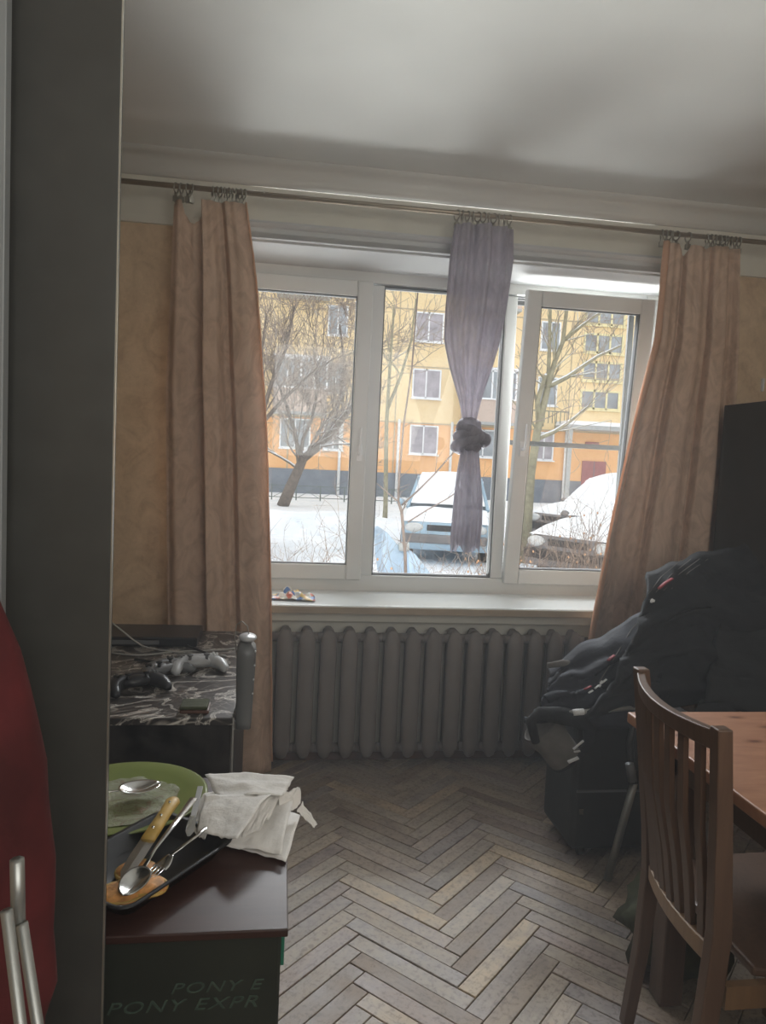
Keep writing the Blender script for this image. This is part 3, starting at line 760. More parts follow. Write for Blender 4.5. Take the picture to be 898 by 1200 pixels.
sheet('napkin', [P(262, 990, z0+.012), P(330, 1002, z0+.016), P(345, 935, z0+.035), P(270, 930, z0+.035)], 'paper napkin folded under the heap, its near edge curling over the board', 2, .006, .01)
sheet('napkin', [P(252, 940, z0+.036), P(315, 960, z0+.045), P(342, 912, z0+.060), P(262, 915, z0+.050)], 'middle paper napkin standing up behind the flat front one', 8, .006, .008)
sheet('napkin', [P(240, 908, z0+.058), P(258, 938, z0+.052), P(330, 935, z0+.062), P(345, 912, z0+.066)], 'crumpled paper napkin at the far end of the heap', 3, .008, .008)
sheet('napkin', [P(230, 975, z0+.028), P(278, 984, z0+.048), P(318, 930, z0+.068), P(240, 932, z0+.060)], 'flat square paper napkin on top of the heap, next to the plate', 4, .003, .003)
sheet('napkin', [P(223, 972, z0+.018), P(240, 985, z0+.020), P(262, 925, z0+.050), P(238, 930, z0+.052)], 'paper napkin peeping out under the left edge of the top one', 6, .003)
sheet('napkin', [P(283, 982, z0+.020), P(305, 972, z0+.035), P(338, 925, z0+.056), P(312, 925, z0+.064)], 'paper napkin folded down beside the flat top one', 12, .006, .01)
sheet('napkin', [P(327, 955, z0+.022), P(352, 945, z0+.022), P(350, 925, z0+.046), P(325, 930, z0+.052)], 'crumpled paper napkin hanging over the right edge of the board', 7, .010, .012)
sheet('napkin', [P(348, 950, z0+.022), P(368, 970, z0-.004), P(372, 967, z0-.004), P(355, 940, z0+.030)], 'twisted corner napkin sticking out beyond the board edge', 9, .003)

# ------------------------------------------------------------------ box with marbled film, game pads
BZ = .655
mb = thing('marbled_box', 'low cabinet covered with black and white marbled film, below the left curtain', 'cabinet', (-.4, 2.4, 0))
MB().box(-.78, -.105, 1.93, 2.86, .01, BZ-.02).build('cabinet_body', 'marbled_front', mb, bevel=.003)
MB().box(-.79, -.098, 1.915, 2.87, BZ-.02, BZ).build('cabinet_top', 'marbled_film', mb, bevel=.003)
MB().box(-.10, -.096, 1.913, 1.918, .02, BZ).build('edge_wire', 'cable_grey', mb)
def gamepad(label, mat, loc, rz, s=1.0, cols=('grey_plastic', 'black_plastic')):
    t = lthing('gamepad', label, 'game controller', None)
    path = [(-.072, -.058, .014), (-.074, -.04, .017), (-.069, -.01, .022), (-.05, .016, .026), (-.022, .026, .027), (0, .027, .027), (.022, .026, .027), (.05, .016, .026), (.069, -.01, .022), (.074, -.04, .017), (.072, -.058, .014)]
    m = MB(); m.tube(path, [.009, .016, .023, .027, .027, .026, .027, .027, .023, .016, .009], 12, sq=(1, .82), up=(0, 0, 1)); m.blob(0, .012, .028, .052, .030, .018)
    m.build('shell', mat, t)
    for x, y in ((-.026, -.002), (.026, -.002)):
        m = MB(); m.tube([(x, y, .03), (x, y, .052)], .005, 8); m.lathe([(.006, .050), (.0095, .052), (.0095, .056), (.007, .057)], x, y, 14); m.build('thumb_stick', cols[1], t)
    m = MB(); m.box(-.062, -.040, .014, .020, .044, .050); m.box(-.054, -.048, .006, .028, .044, .050); m.build('direction_pad', cols[1], t)
    for dx, dy in ((0, .009), (.009, 0), (0, -.009), (-.009, 0)):
        m = MB(); m.lathe([(.0038, .044), (.0038, .050), (.002, .0515)], .052+dx, .018+dy, 10); m.build('button', cols[0], t)
    m = MB(); m.tube([(-.055, .034, .024), (-.03, .046, .026)], .007, 8); m.tube([(.03, .046, .026), (.055, .034, .024)], .007, 8); m.build('shoulder_button', cols[1], t)
    place(t, loc, rz); t.scale = (s, s, s)
gamepad('black game controller nearest the wardrobe on the marbled cabinet', 'black_plastic', (-.385, 2.14, BZ-.002), R(28))
gamepad('dark grey game controller between the black and the pale one', 'grey_plastic', (-.330, 2.275, BZ-.002), R(60))
gamepad('pale grey game controller on the marbled cabinet, nearest the standing grey device', 'pale_plastic', (-.235, 2.34, BZ-.002), R(15), 1.0, ('white_print', 'grey_plastic'))
wl = thing('wallet', 'small brown leather wallet at the front edge of the marbled cabinet', 'wallet', (-.2, 1.97, BZ), 0)
m = MB(); m.box(-.240, -.165, 1.945, 2.015, BZ, BZ+.009); m.build('lower_flap', 'wood_edge', wl, bevel=.003)
m = MB(); m.box(-.241, -.168, 1.943, 2.013, BZ+.010, BZ+.020); m.build('upper_flap', 'olive_cloth', wl, bevel=.004)
# standing device at the right side of the cabinet
dv = thing('standing_device', 'slim grey upright speaker with pale rounded top beside the marbled cabinet', 'speaker', (-.07, 1.98, .62))
def dev(u, v): pass
rings = []
for i in range(15):
    k = i/14; z = .618+.235*k; w_ = .020+.006*k; rd = 1 if k < .86 else math.sqrt(max(.05, 1-((k-.86)/.15)**2))
    rings.append([(-.0735+.002*k+w_*rd*sx_, 1.97+.04*sy_*rd, z+(.012 if k > .8 else 0)*sx_*-.3) for sx_, sy_ in ((-1, -.8), (-.8, -1), (.8, -1), (1, -.8), (1, .8), (.8, 1), (-.8, 1), (-1, .8))])
MB().loft(rings).build('casing', 'grey_plastic', dv)
m = MB(); m.blob(-.070, 1.965, .858, .0245, .038, .010, 16, 8); m.build('top_cap', 'pale_plastic', dv)
for i in range(4):
    m = MB(); m.blob(-.0475-.0014*i, 1.935, .828-.038*i, .0028, .0028, .0028, 8, 6); m.build('stud', 'white_print', dv)
MB().box(-.098, -.060, 1.95, 1.99, .610, .620).build('bracket', 'cable_grey', dv)
m = MB(); m.tube([(-.066, 1.97, .862), (-.072, 1.97, .888), (-.088, 1.98, .898), (-.102, 1.99, .885), (-.106, 2.0, .85), (-.100, 2.01, .80)], .0014, 6); m.build('cord', 'cable_grey', dv)
# black gear and cables at the back of the cabinet
mdm = thing('set_top_box', 'flat black electronics box at the back of the marbled cabinet by the curtain', 'electronics', (-.42, 2.72, BZ))
MB().box(-.62, -.27, 2.62, 2.82, BZ, BZ+.035).build('casing', 'black_plastic', mdm, bevel=.006)
MB().box(-.60, -.40, 2.617, 2.62, BZ+.010, BZ+.024).build('front_window', 'grey_plastic', mdm)
def cable(label, pts, r_=.003, mat='cable_grey'):
    m = MB()
    P_ = []
    pts = [Vector(p) for p in pts]
    for i in range(len(pts)-1):
        p0, p1, p2, p3 = pts[max(i-1, 0)], pts[i], pts[i+1], pts[min(i+2, len(pts)-1)]
        for k in range(8):
            t = k/8
            P_.append(.5*((2*p1)+(p2-p0)*t+(2*p0-5*p1+4*p2-p3)*t*t+(-p0+3*p1-3*p2+p3)*t**3))
    P_.append(pts[-1]); m.tube(P_, r_, 7)
    tag(m.build('cable', mat), label, 'cable')
cable('pale cable running along the back of the marbled cabinet', [(-.60, 2.55, BZ+.004), (-.45, 2.50, BZ+.004), (-.32, 2.55, BZ+.004), (-.2, 2.57, BZ+.004), (-.13, 2.60, BZ+.004)])
cable('pale cable looping up towards the wardrobe at the back of the marbled cabinet', [(-.62, 2.60, BZ+.12), (-.55, 2.585, BZ+.09), (-.47, 2.575, BZ+.03), (-.42, 2.56, BZ+.012), (-.3, 2.53, BZ+.004), (-.16, 2.50, BZ+.004)])
cable('black cable coiled before the electronics box', [(-.45, 2.45, BZ+.004), (-.36, 2.42, BZ+.004), (-.25, 2.44, BZ+.004), (-.2, 2.48, BZ+.004), (-.3, 2.60, BZ+.012)], .004, 'cable_rubber')

# ------------------------------------------------------------------ pine table and chair
tb = thing('pine_table', 'orange-brown knotty pine table at the right edge', 'table', (1.6, 1.0, 0))
MB().box(.925, 2.25, .42, 1.775, .692, .72).build('tabletop', 'pine_table', tb, bevel=.004)
m = MB()
m.box(1.00, 2.17, .50, .52, .60, .692); m.box(1.00, 2.17, 1.68, 1.70, .60, .692); m.box(1.00, 1.02, .52, 1.68, .60, .692); m.box(2.15, 2.17, .52, 1.68, .60, .692)
m.build('apron', 'chair_wood', tb)
for x, y in ((1.03, .53), (2.13, .53), (1.03, 1.67), (2.13, 1.67)):
    MB().box(x-.03, x+.03, y-.03, y+.03, 0, .692).build('leg', 'chair_wood', tb, bevel=.004)

chair = thing('dining_chair', 'brown wooden dining chair with slatted back facing the pine table', 'chair', (1.05, 1.4, 0))
YL, YR = 1.585, 1.205
def bx_(z, y=None):                                                              # x of the back posts at height z
    l = pw(z, [(0, .890), (.38, .918), (.48, .912), (.9, .852)]); r_ = pw(z, [(0, .800), (.44, .838), (.52, .842), (.9, .812)])
    return (l+r_)/2 if y is None else lerp(r_, l, (y-YR)/(YL-YR))
for yy in (YL, YR):
    m = MB(); pts = [(bx_(z, yy), yy+(.015 if z == 0 else 0)*(1 if yy == YL else -1)*1.0, z) for z in (0, .2, .40, .50, .7, .892)]
    wds = (.026, .032, .040, .040, .034, .030)
    for (a, w0), (b, w1_) in zip(zip(pts, wds), list(zip(pts, wds))[1:]): pass
    m.loft([[(p[0]-w_/2, p[1]-.014, p[2]), (p[0]+w_/2, p[1]-.014, p[2]), (p[0]+w_/2, p[1]+.014, p[2]), (p[0]-w_/2, p[1]+.014, p[2])] for p, w_ in zip(pts, wds)], smooth=False)
    m.build('back_leg', 'chair_wood', chair, bevel=.003)
def arc(y, dep=.040): k = (y-YR)/(YL-YR); return -dep*(1-(2*k-1)**2)
def rail(z0_, z1_, dep, th, mat, name, dip=0, skew=0):
    m = MB(); rg = []
    for i in range(17):
        y = lerp(YR+.012, YL-.012, i/16); ax = arc(y, dep); dz = -dip*(1-(2*i/16-1)**2)
        sk = skew*(1-i/16); rg.append([(bx_(z0_, y)+ax-th/2, y, z0_+sk), (bx_(z0_, y)+ax+th/2, y, z0_+sk), (bx_(z1_, y)+ax+th/2, y, z1_+dz+sk), (bx_(z1_, y)+ax-th/2, y, z1_+dz+sk)])
    m.loft(rg, smooth=False); m.build(name, mat, chair, bevel=.003)
rail(.846, .885, .040, .022, 'chair_wood', 'top_rail', .006)
rail(.385, .420, .018, .020, 'chair_wood_leg', 'lower_rail', skew=.05)
for i in range(7):
    y = lerp(YR, YL, (i+1)/8); m = MB()
    m.loft([[(bx_(z, y)+arc(y, d)-.006, y-.0115, z), (bx_(z, y)+arc(y, d)+.006, y-.0115, z), (bx_(z, y)+arc(y, d)+.006, y+.0115, z), (bx_(z, y)+arc(y, d)-.006, y+.0115, z)] for z, d in ((.415+.05*(1-(y-YR)/(YL-YR)), .018), (.55, .03), (.68, .045), (.8, .042), (.85, .040))], smooth=False)
    m.build('back_slat', 'chair_wood', chair, bevel=.002)
m = MB(); m.loft([[(x, YR-.01-k, z) for z in (.400, .420)]+[(x, YL+.01+k, z) for z in (.420, .400)] for x, k in ((.925, -.02), (1.1, .015), (1.28, .02), (1.30, .01))], smooth=False); m.build('seat', 'chair_wood', chair, bevel=.006)
for yy in (YL, YR):
    MB().beam((1.27, yy, 0), (1.27, yy, .40), .034, .034).build('front_leg', 'chair_wood_leg', chair, bevel=.003)
    MB().beam((.86 if yy == YR else .92, yy, .375), (1.27, yy, .375), .018, .045).build('seat_rail', 'chair_wood_leg', chair)
MB().beam((1.27, YR, .375), (1.27, YL, .375), .018, .045).build('seat_rail', 'chair_wood_leg', chair)
# things under the table
def pouch(name, label, cat, cx, cy, cz, rx, ry, rz_, mat, amp, sd, strap=None):
    t = thing(name, label, cat, (cx, cy, 0))
    MB().blob(cx, cy, cz, rx, ry, rz_, 24, 16, amp=amp, freq=2.2, seed=sd).build('bag_body', mat, t)
    if strap: m = MB(); m.tube(strap, .008, 6, sq=(1.8, .5)); m.build('strap', 'white_print' if mat == 'olive_cloth' else 'grey_cloth', t)
pouch('bag', 'olive cloth bag on the floor behind the chair legs, under the pine table', 'bag', 1.12, 1.78, .13, .15, .13, .13, 'olive_cloth', .35, 2, [(1.02, 1.68, .235), (1.08, 1.66, .25), (1.15, 1.66, .245)])
pouch('bag', 'black lumpy bag under the right end of the pine table', 'bag', 1.62, 1.35, .20, .24, .26, .20, 'black_cloth', .4, 5, [(1.45, 1.22, .34), (1.55, 1.15, .37), (1.65, 1.18, .36)])
t = thing('orange_cloth', 'small orange cloth lying on the black bag under the table', 'cloth', (1.45, 1.45, .3))
MB().blob(1.455, 1.42, .35, .035, .03, .018, 16, 8, amp=.5, seed=4).build('cloth', 'bread_orange', t)
t = thing('crate', 'dark green crate standing under the near part of the pine table', 'crate', (1.25, 1.0, 0))
m = MB(); m.box(1.10, 1.55, .80, 1.10, .0, .14); m.build('crate_body', 'olive_cloth', t, bevel=.006)
m = MB(); m.box(1.09, 1.56, .79, 1.11, .14, .16); m.build('crate_rim', 'box_dark', t, bevel=.004)

# ------------------------------------------------------------------ dark cabinet on the right, jacket heap, suitcase
cb = thing('dark_cabinet', 'tall dark cabinet with glass-fronted shelf behind the pine table on the right', 'cabinet', (2.2, 2.6, 0))
m = MB(); m.box(2.02, 2.62, 2.93, 2.95, .02, 1.65); m.box(2.02, 2.04, 2.60, 2.93, .02, 1.65); m.box(2.60, 2.62, 2.60, 2.93, .02, 1.65)
for z in (.02, .62, 1.06, 1.34, 1.63): m.box(2.04, 2.60, 2.60, 2.93, z, z+.02)
cb_b = m.build('carcass', 'dark_cabinet', cb, bevel=.002)
place_x = -.14
for z0_, z1_ in ((.04, .61), (.65, .80), (1.37, 1.62)):
    d = MB().box(2.025, 2.318, 2.58, 2.598, z0_, z1_).build('door', 'dark_cabinet', cb, bevel=.003)
    m = MB(); m.tube([(2.30, 2.58, (z0_+z1_)/2), (2.30, 2.56, (z0_+z1_)/2)], .008, 10); m.build('knob', 'steel', d)
    d = MB().box(2.322, 2.615, 2.58, 2.598, z0_, z1_).build('door', 'dark_cabinet', cb, bevel=.003)
    m = MB(); m.tube([(2.34, 2.58, (z0_+z1_)/2), (2.34, 2.56, (z0_+z1_)/2)], .008, 10); m.build('knob', 'steel', d)
for ch in [cb]: ch.location.x += place_x
def cup(label, x, y, z, r_, h_, mat):
    t = thing('glass', label, 'glassware', (x, y, z), 0, 'glassware on the shelf of the dark cabinet')
    MB().lathe([(r_*.6, z), (r_*.75, z+.004), (r_*.9, z+h_*.5), (r_, z+h_), (r_*.92, z+h_), (r_*.8, z+h_*.5), (r_*.5, z+.01)], x, y, 18).build('bowl', mat, t)
cup('small grey cup at the left end of the dark cabinet shelf', 1.93, 2.68, 1.08, .03, .05, 'grey_plastic')
cup('pale glass on the dark cabinet shelf, taller than its neighbour', 2.03, 2.66, 1.08, .034, .075, 'glass_grey')
cup('pale wide bowl on the dark cabinet shelf at the right edge', 2.12, 2.67, 1.08, .045, .05, 'glass_grey')
pc = tag(MB().box(2.115, 2.122, 3.185, YW-.001, 1.70, 1.76).build('light_switch', 'white_print'), 'small pale fitting on the wall just above the dark cabinet', 'switch')
pc.data.transform(Matrix.Translation((.1, 0, .05)))

su = thing('suitcase', 'black upright suitcase on the parquet under the heap of jackets', 'suitcase', (1.2, 2.45, 0))
MB().box(1.035, 1.50, 2.32, 2.60, .03, .50).build('shell', 'black_suitcase', su, bevel=.03, seg=4)
for x in (1.08, 1.45):
    MB().tube([(x, 2.36, .02), (x+.02, 2.36, .02)], .020, 12).build('wheel', 'black_plastic', su)
    MB().tube([(x, 2.56, .02), (x+.02, 2.56, .02)], .020, 12).build('wheel', 'black_plastic', su)
m = MB(); m.box(1.045, 1.49, 2.312, 2.318, .245, .252); m.build('zip', 'grey_plastic', su)
MB().box(1.055, 1.07, 2.308, 2.316, .17, .19).build('zip_pull', 'steel', su)
# tubular folding frame
ff = thing('folding_frame', 'grey metal tube frame standing between the suitcase and the chair', 'frame', (1.2, 2.25, 0))
MB().tube([at(662, 836, 2.28), at(700, 833, 2.27), at(748, 829, 2.25)], .0085, 10).build('cross_bar', 'tube_metal', ff)
a_, b_ = at(743, 918, 2.2), at(716, 1016, 2.2)
k_ = ext(a_, b_, .0)
MB().tube([a_, k_], .013, 10).build('leg', 'tube_metal', ff)
MB().tube([a_, at(738, 870, 2.22), at(748, 829, 2.25)], .011, 10).build('upright', 'black_plastic', ff)
for a_, b_ in ((672, 684), (697, 703)): MB().tube([at(a_, 835, 2.27), at(b_, 834, 2.27)], .0115, 8).build('tape', 'white_print', ff)
m = MB(); m.tube([at(738, 895, 2.19), at(741, 915, 2.19)], .015, 8); m.build('joint', 'grey_plastic', ff)

def garment(name, label, quad, mat, nf, amp, sd, parts=(), bulge=.05, thick=.02, nu=70, nv=46, cat='jacket'):
    """cloth heaped over a slanting support: corners top-right, top-left, bottom-left, bottom-right, folds running along u"""
    a, b, c_, d_ = [Vector(p) for p in quad]
    t = thing(name, label, cat, (a+b+c_+d_)/4)
    def fn(u, v):
        p = a.lerp(b, u).lerp(d_.lerp(c_, u), v)
        bell = math.sin(PI*v)**.6
        fo = 1-abs(math.sin(PI*nf*(v+.22*nz(u*1.6, v*1.3, sd))+sd))**.7; fi = 1-abs(math.sin(PI*nf*2.7*(v+.2*nz(u*2.4+5, v*2, sd))+sd))**.8
        p.y -= bulge*bell+(amp*2.2*fo+amp*.8*fi)*bell+.02*nz(u*4, v*5, sd)
        p.z += amp*.6*math.cos(2*PI*nf*v+sd+u*2)*bell+.02*nz(u*5+9, v*4, sd)
        return p
    MB().grid(fn, nu, nv).build('garment_body', mat, t, solid=thick)
    return t, fn
g1, f1 = garment('jacket', 'black jacket with a red lining and small white emblem, highest on the heap', [(1.80, 2.62, 1.09), (1.31, 2.46, .985), (1.02, 2.30, .50), (1.75, 2.30, .62)], 'black_cloth', 4, .016, 1.5, bulge=.10)
g2, f2 = garment('jacket', 'dark navy jacket with white lettering on its sleeve, window side of the heap', [(1.34, 2.45, .86), (.99, 2.50, .62), (.86, 2.36, .49), (1.25, 2.24, .50)], 'navy_cloth', 4, .014, 3.3, bulge=.06)
g3, f3 = garment('coat', 'large black coat draped between the jacket heap and the dark cabinet', [(2.1, 2.50, .96), (1.62, 2.55, .98), (1.30, 2.20, .45), (1.95, 2.05, .45)], 'charcoal_cloth', 5, .014, 5.1, bulge=.12, cat='coat')
bpy.context.view_layer.update()
DG = bpy.context.evaluated_depsgraph_get()
def on(px, py, Y):
    d = (at(px, py, 2.0)-EYE).normalized()
    ok, loc, *_ = scene.ray_cast(DG, EYE, d)
    return loc-d*.003 if ok and 1.9 < loc.y < 2.9 else at(px, py, Y)
def strip(parent, pts, w_, mat, name):
    m = MB(); m.tube(pts, w_, 6, sq=(1, .4)); return m.build(name, mat, parent)
def near_(p, dy=-.03): return Vector((p.x, p.y+dy, p.z))
strip(g1, [on(772, 690, 2.26), on(780, 683, 2.28), on(788, 678, 2.30)], .008, 'red_print', 'red_lining')
m = MB(); e_ = on(764, 704, 2.24); m.blob(e_.x, e_.y, e_.z, .012, .003, .007, 12, 8, amp=.5); m.build('emblem', 'white_print', g1)
for (x0, y0), (x1, y1) in (((697, 807), (702, 803)), ((702, 805), (706, 798)), ((706, 800), (711, 796)), ((690, 812), (695, 809))):
    strip(g2, [on(x0, y0, 2.235), on(x1, y1, 2.235)], .0055, 'white_print', 'letter')
strip(g2, [on(685, 808, 2.235), on(693, 804, 2.235)], .006, 'red_print', 'red_patch')
strip(g2, [on(713, 774, 2.235), on(720, 768, 2.235)], .007, 'red_print', 'red_patch')
for k in range(4):
    strip(g1, [on(760+9*k, 696-2*k, 2.27), on(775+11*k, 676-2*k, 2.29), on(800+10*k, 655, 2.38)], .0016, 'grey_cloth', 'crease_highlight')  # thin grey strips painted as light caught on the jacket creases
strip(g1, [on(702, 800, 2.22), on(722, 768, 2.22), on(740, 738, 2.24), on(756, 722, 2.26)], .0025, 'grey_cloth', 'crease_highlight')
# rolled trouser leg hanging at the heap's lower left
sl = thing('trousers', 'grey rolled trousers hanging out below the navy jacket, white trim at the end', 'trousers', (.95, 2.3, .3))
def slv(u, v):
    an = 2*PI*u; p = at(634, 850, 2.36).lerp(at(664, 890, 2.26), v)
    r_ = lerp(.072, .052, v)*(1+.04*math.sin(v*9))
    return p+Vector((.72*math.cos(an)*r_, math.sin(an)*r_*.8, .72*math.cos(an)*r_*.9))
MB().grid(slv, 22, 26).build('trouser_leg', 'grey_cloth', sl, solid=.005)
m = MB(); m.tube([slv(k/22, 1.0) for k in range(23)], .005, 6, cap=False); m.build('cuff', 'charcoal_cloth', sl)
m = MB(); q = at(668, 892, 2.2); m.beam(at(666, 893, 2.2), at(678, 888, 2.2), .012, .006); m.beam(at(672, 878, 2.2), at(684, 868, 2.2), .008, .004); m.beam(at(673, 881, 2.2), at(680, 880, 2.2), .006, .004); m.build('white_trim', 'white_print', sl)
cf = thing('sleeve', 'black sleeve looped around the grey rolled trousers', 'sleeve', (1.05, 2.3, .42))
m = MB(); m.tube([at(x, y, 2.29) for x, y in ((628, 870), (622, 845), (632, 836), (655, 838), (678, 842), (692, 852), (690, 870), (680, 885))], [.014, .018, .022, .028, .030, .028, .018, .010], 10); m.build('sleeve_tube', 'charcoal_cloth', cf)
m = MB(); m.tube([at(642, 780, 2.45), at(660, 777, 2.45), at(690, 779, 2.45)], [.010, .012, .009], 10); tag(m.build('umbrella_handle', 'grey_cloth'), 'short grey padded bar poking out over the navy jacket towards the radiator', 'bar')

# thin scattering volume added to imitate glare veiling the lens
hz = NT('veil_haze'); hz.t.nodes.remove(hz.b)
vs_ = hz.n('ShaderNodeVolumeScatter', i_Density=.045, i_Anisotropy=.35); vs_.inputs['Color'].default_value = (.95, .97, 1, 1)
hz.l(vs_.outputs[0], hz.out.inputs['Volume'])
tag(MB().box(XL+.03, XR-.03, YB+.03, YW-.02, .03, ZC-.12).build('haze', 'veil_haze'), 'faint pale haze volume added in the room to imitate a lens veil', 'haze', kind='stuff')

# ------------------------------------------------------------------ outdoors
GZ = -.42
def gz(x, y): return GZ+.05*nz(x*.25, y*.25)+.03*nz(x*.9, y*.9)
m = MB(); m.grid(lambda u, v: (lerp(-30, 50, u), lerp(3.7, 70, v**1.5), gz(lerp(-30, 50, u), lerp(3.7, 70, v**1.5))-.01), 90, 90)
struct(m.build('snow_ground', 'snow_ground'))
FY = 35.0
bd = thing('apartment_building', 'yellow and orange panel apartment block across the snowy yard', 'building', (8, FY, GZ))
UX0, UX1 = -22, 36
MB().box(UX0, UX1, FY, FY+11, 3.18, 15.2).build('upper_wall', 'facade_yellow', bd)
MB().box(UX0, UX1, FY+.02, FY+11, .72, 3.18).build('ground_floor_wall', 'facade_orange', bd)
MB().box(UX0, UX1, FY-.02, FY+11, GZ-.2, .72).build('plinth', 'plinth_grey', bd)
MB().box(UX0, UX1, FY-.3, FY+11.3, 15.2, 15.5).build('roof', 'canopy_grey', bd)
ST = 2.68
for k in range(5):
    MB().box(UX0, UX1, FY-.02, FY+.01, 3.14+k*ST, 3.20+k*ST).build('floor_seam', 'seam_grey', bd)
for x in (-6.2, -2.9, .3, 3.45, 5.35, 8.75, 11.95, 14.0, 17.6):
    MB().box(x-.03, x+.03, FY-.015, FY+.01, .72, 15.2).build('panel_seam', 'seam_grey', bd)
def win_(x0, x1, z0, z1, mull=(.5,), mat='window_dark', fr='window_white', fw=.07):
    f = MB(); ring(f, x0, x1, z0, z1, fw, FY-.05, FY+.04)
    for k in mull: xx = lerp(x0, x1, k); f.box(xx-fw*.45, xx+fw*.45, FY-.05, FY+.04, z0, z1)
    f.box(x0-.05, x1+.05, FY-.16, FY-.03, z0-.06, z0)
    o = f.build('window', fr, bd)
    MB().box(x0+fw, x1-fw, FY-.01, FY+.03, z0+fw, z1-fw).build('pane', mat, o)
    return o
fl = lambda k: 1.68+k*ST
rn = random.Random(5)
def wmat(): return rn.choice(['window_dark', 'window_dark', 'window_curtained'])
for k in range(4):
    for x0, x1 in ((-9.2, -7.7), (-6.0, -4.6), (6.10, 7.50)):
        win_(x0, x1, fl(k), fl(k)+1.40, (.48,), wmat())
    win_(1.95, 2.9, fl(k), fl(k)+1.4, (.5,), wmat()) 
    win_(-3.5, -2.2, fl(k), fl(k)+1.4, (.5,), wmat())
    if k: win_(9.15, 10.35, fl(k), fl(k)+1.4, (.5,), wmat())
    win_(12.35, 13.35, fl(k), fl(k)+1.40, (.5,), wmat())
    for x0 in (20.0, 24.5, 29): win_(x0, x0+1.4, fl(k), fl(k)+1.40, (.5,), wmat())
win_(-.1, 1.35, fl(0), fl(0)+1.4, (.5,), 'window_dark')
win_(9.15, 10.35, fl(0), fl(0)+1.35, (.5,), 'window_dark')
# stair windows: three lights in each row
for z0, z1 in ((4.30, 5.28), (5.68, 6.68), (7.06, 8.04), (8.42, 9.38), (9.80, 10.8)):
    win_(14.55, 16.65, z0, z1, (.345, .66), 'window_dark', 'stair_frame', .10)
# balconies, glazed in with boards
def balcony(x0, x1, z0, gl=True):
    b = MB().box(x0, x1, FY-1.0, FY-.94, z0, z0+1.05).build('balcony_front', 'balcony_brick', bd)
    m = MB(); m.box(x0, x1, FY-1.02, FY, z0-.12, z0); m.build('balcony_slab', 'canopy_grey', b)
    m = MB(); m.box(x0-.05, x1+.05, FY-1.08, FY-.9, z0+1.05, z0+1.12); m.build('snow_strip', 'snow_clump', b)
    m = MB(); m.box(x0, x0+.05, FY-.96, FY, z0, z0+1.05); m.box(x1-.05, x1, FY-.96, FY, z0, z0+1.05); m.build('balcony_side', 'balcony_brick', b)
    if gl:
        m = MB(); n = 4
        for i in range(n+1): xx = lerp(x0+.04, x1-.04, i/n); m.box(xx-.04, xx+.04, FY-1.0, FY-.92, z0+1.12, z0+2.42)
        m.box(x0, x1, FY-1.0, FY-.92, z0+2.36, z0+2.46); m.build('balcony_glazing_frame', 'window_white', b)
        MB().box(x0+.05, x1-.05, FY-.96, FY-.94, z0+1.12, z0+2.36).build('pane', 'window_dark', b)
        m = MB(); m.box(x0-.1, x1+.1, FY-1.08, FY, z0+2.46, z0+2.56); m.build('balcony_roof', 'snow_clump', b)
balcony(-.45, 2.0, 3.35+.0, True); balcony(8.55, 11.0, 3.35, True); balcony(-.45, 2.0, 3.35+2*ST, False); balcony(8.55, 11.0, 3.35+ST*2, True)
for x in (2.75, 5.55, 8.15, 13.95):
    MB().tube([(x, FY-.1, GZ), (x, FY-.1, 3.3 if x != 2.75 else 3.1)], .07, 8).build('drainpipe', 'pipe_white', bd)
MB().tube([(11.6, FY-.1, GZ), (11.6, FY-.1, 14)], .05, 8).build('drainpipe', 'pipe_white', bd)
dd = MB().box(14.9, 16.15, FY-.05, FY+.05, GZ+.15, 1.75).build('entrance_door', 'door_red', bd)
MB().box(15.5, 15.53, FY-.07, FY+.0, GZ+.15, 1.75).build('door_joint', 'plinth_grey', dd)
MB().box(15.0, 15.7, FY-.04, FY+.03, 2.35, 2.7).build('vent_grille', 'door_red', bd)
cn = MB().box(13.4, 17.0, FY-1.6, FY, 3.22, 3.42).build('entrance_canopy', 'canopy_grey', bd)
MB().box(13.35, 17.05, FY-1.65, FY, 3.42, 3.60).build('canopy_snow', 'snow_clump', cn)
MB().box(13.5, 13.7, FY-1.5, FY-1.3, GZ, 3.22).build('canopy_post', 'canopy_grey', cn)
m = MB(); 
for i in range(12): m.box(11.4+i*.2, 11.43+i*.2, FY-1.05, FY-1.02, 3.45, 4.0)
m.box(11.4, 13.65, FY-1.06, FY-1.01, 4.0, 4.04); m.build('canopy_railing', 'fence_metal', bd)

# low garden fence before the block
fn_ = thing('garden_fence', 'low dark metal fence with crossed panels in front of the apartment block', 'fence', (2, 29, GZ))
for i in range(14):
    x = -6+i*.95
    MB().beam((x, 29, GZ-.05), (x, 29, GZ+.62), .05, .05).build('post', 'fence_metal', fn_)
    m = MB(); m.beam((x, 29, GZ+.58), (x+.95, 29, GZ+.58), .03, .03); m.beam((x, 29, GZ+.12), (x+.95, 29, GZ+.12), .03, .03)
    m.beam((x+.05, 29, GZ+.12), (x+.9, 29, GZ+.58), .02, .02); m.beam((x+.05, 29, GZ+.58), (x+.9, 29, GZ+.12), .02, .02)
    m.build('fence_panel', 'fence_metal', fn_)
sb = thing('snow_bank', 'long bank of cleared snow below the left window light', 'snow', (2, 18, GZ))
m = MB(); m.grid(lambda u, v: (lerp(-6, 4.5, u), lerp(16.5, 20, v), GZ-.02+.42*math.sin(PI*v)**.6*min(1, 6*u)*min(1, (1-u)*4)*(1+.25*nz(u*9, v*3))), 60, 16); m.build('snow_mass', 'snow_ground', sb)

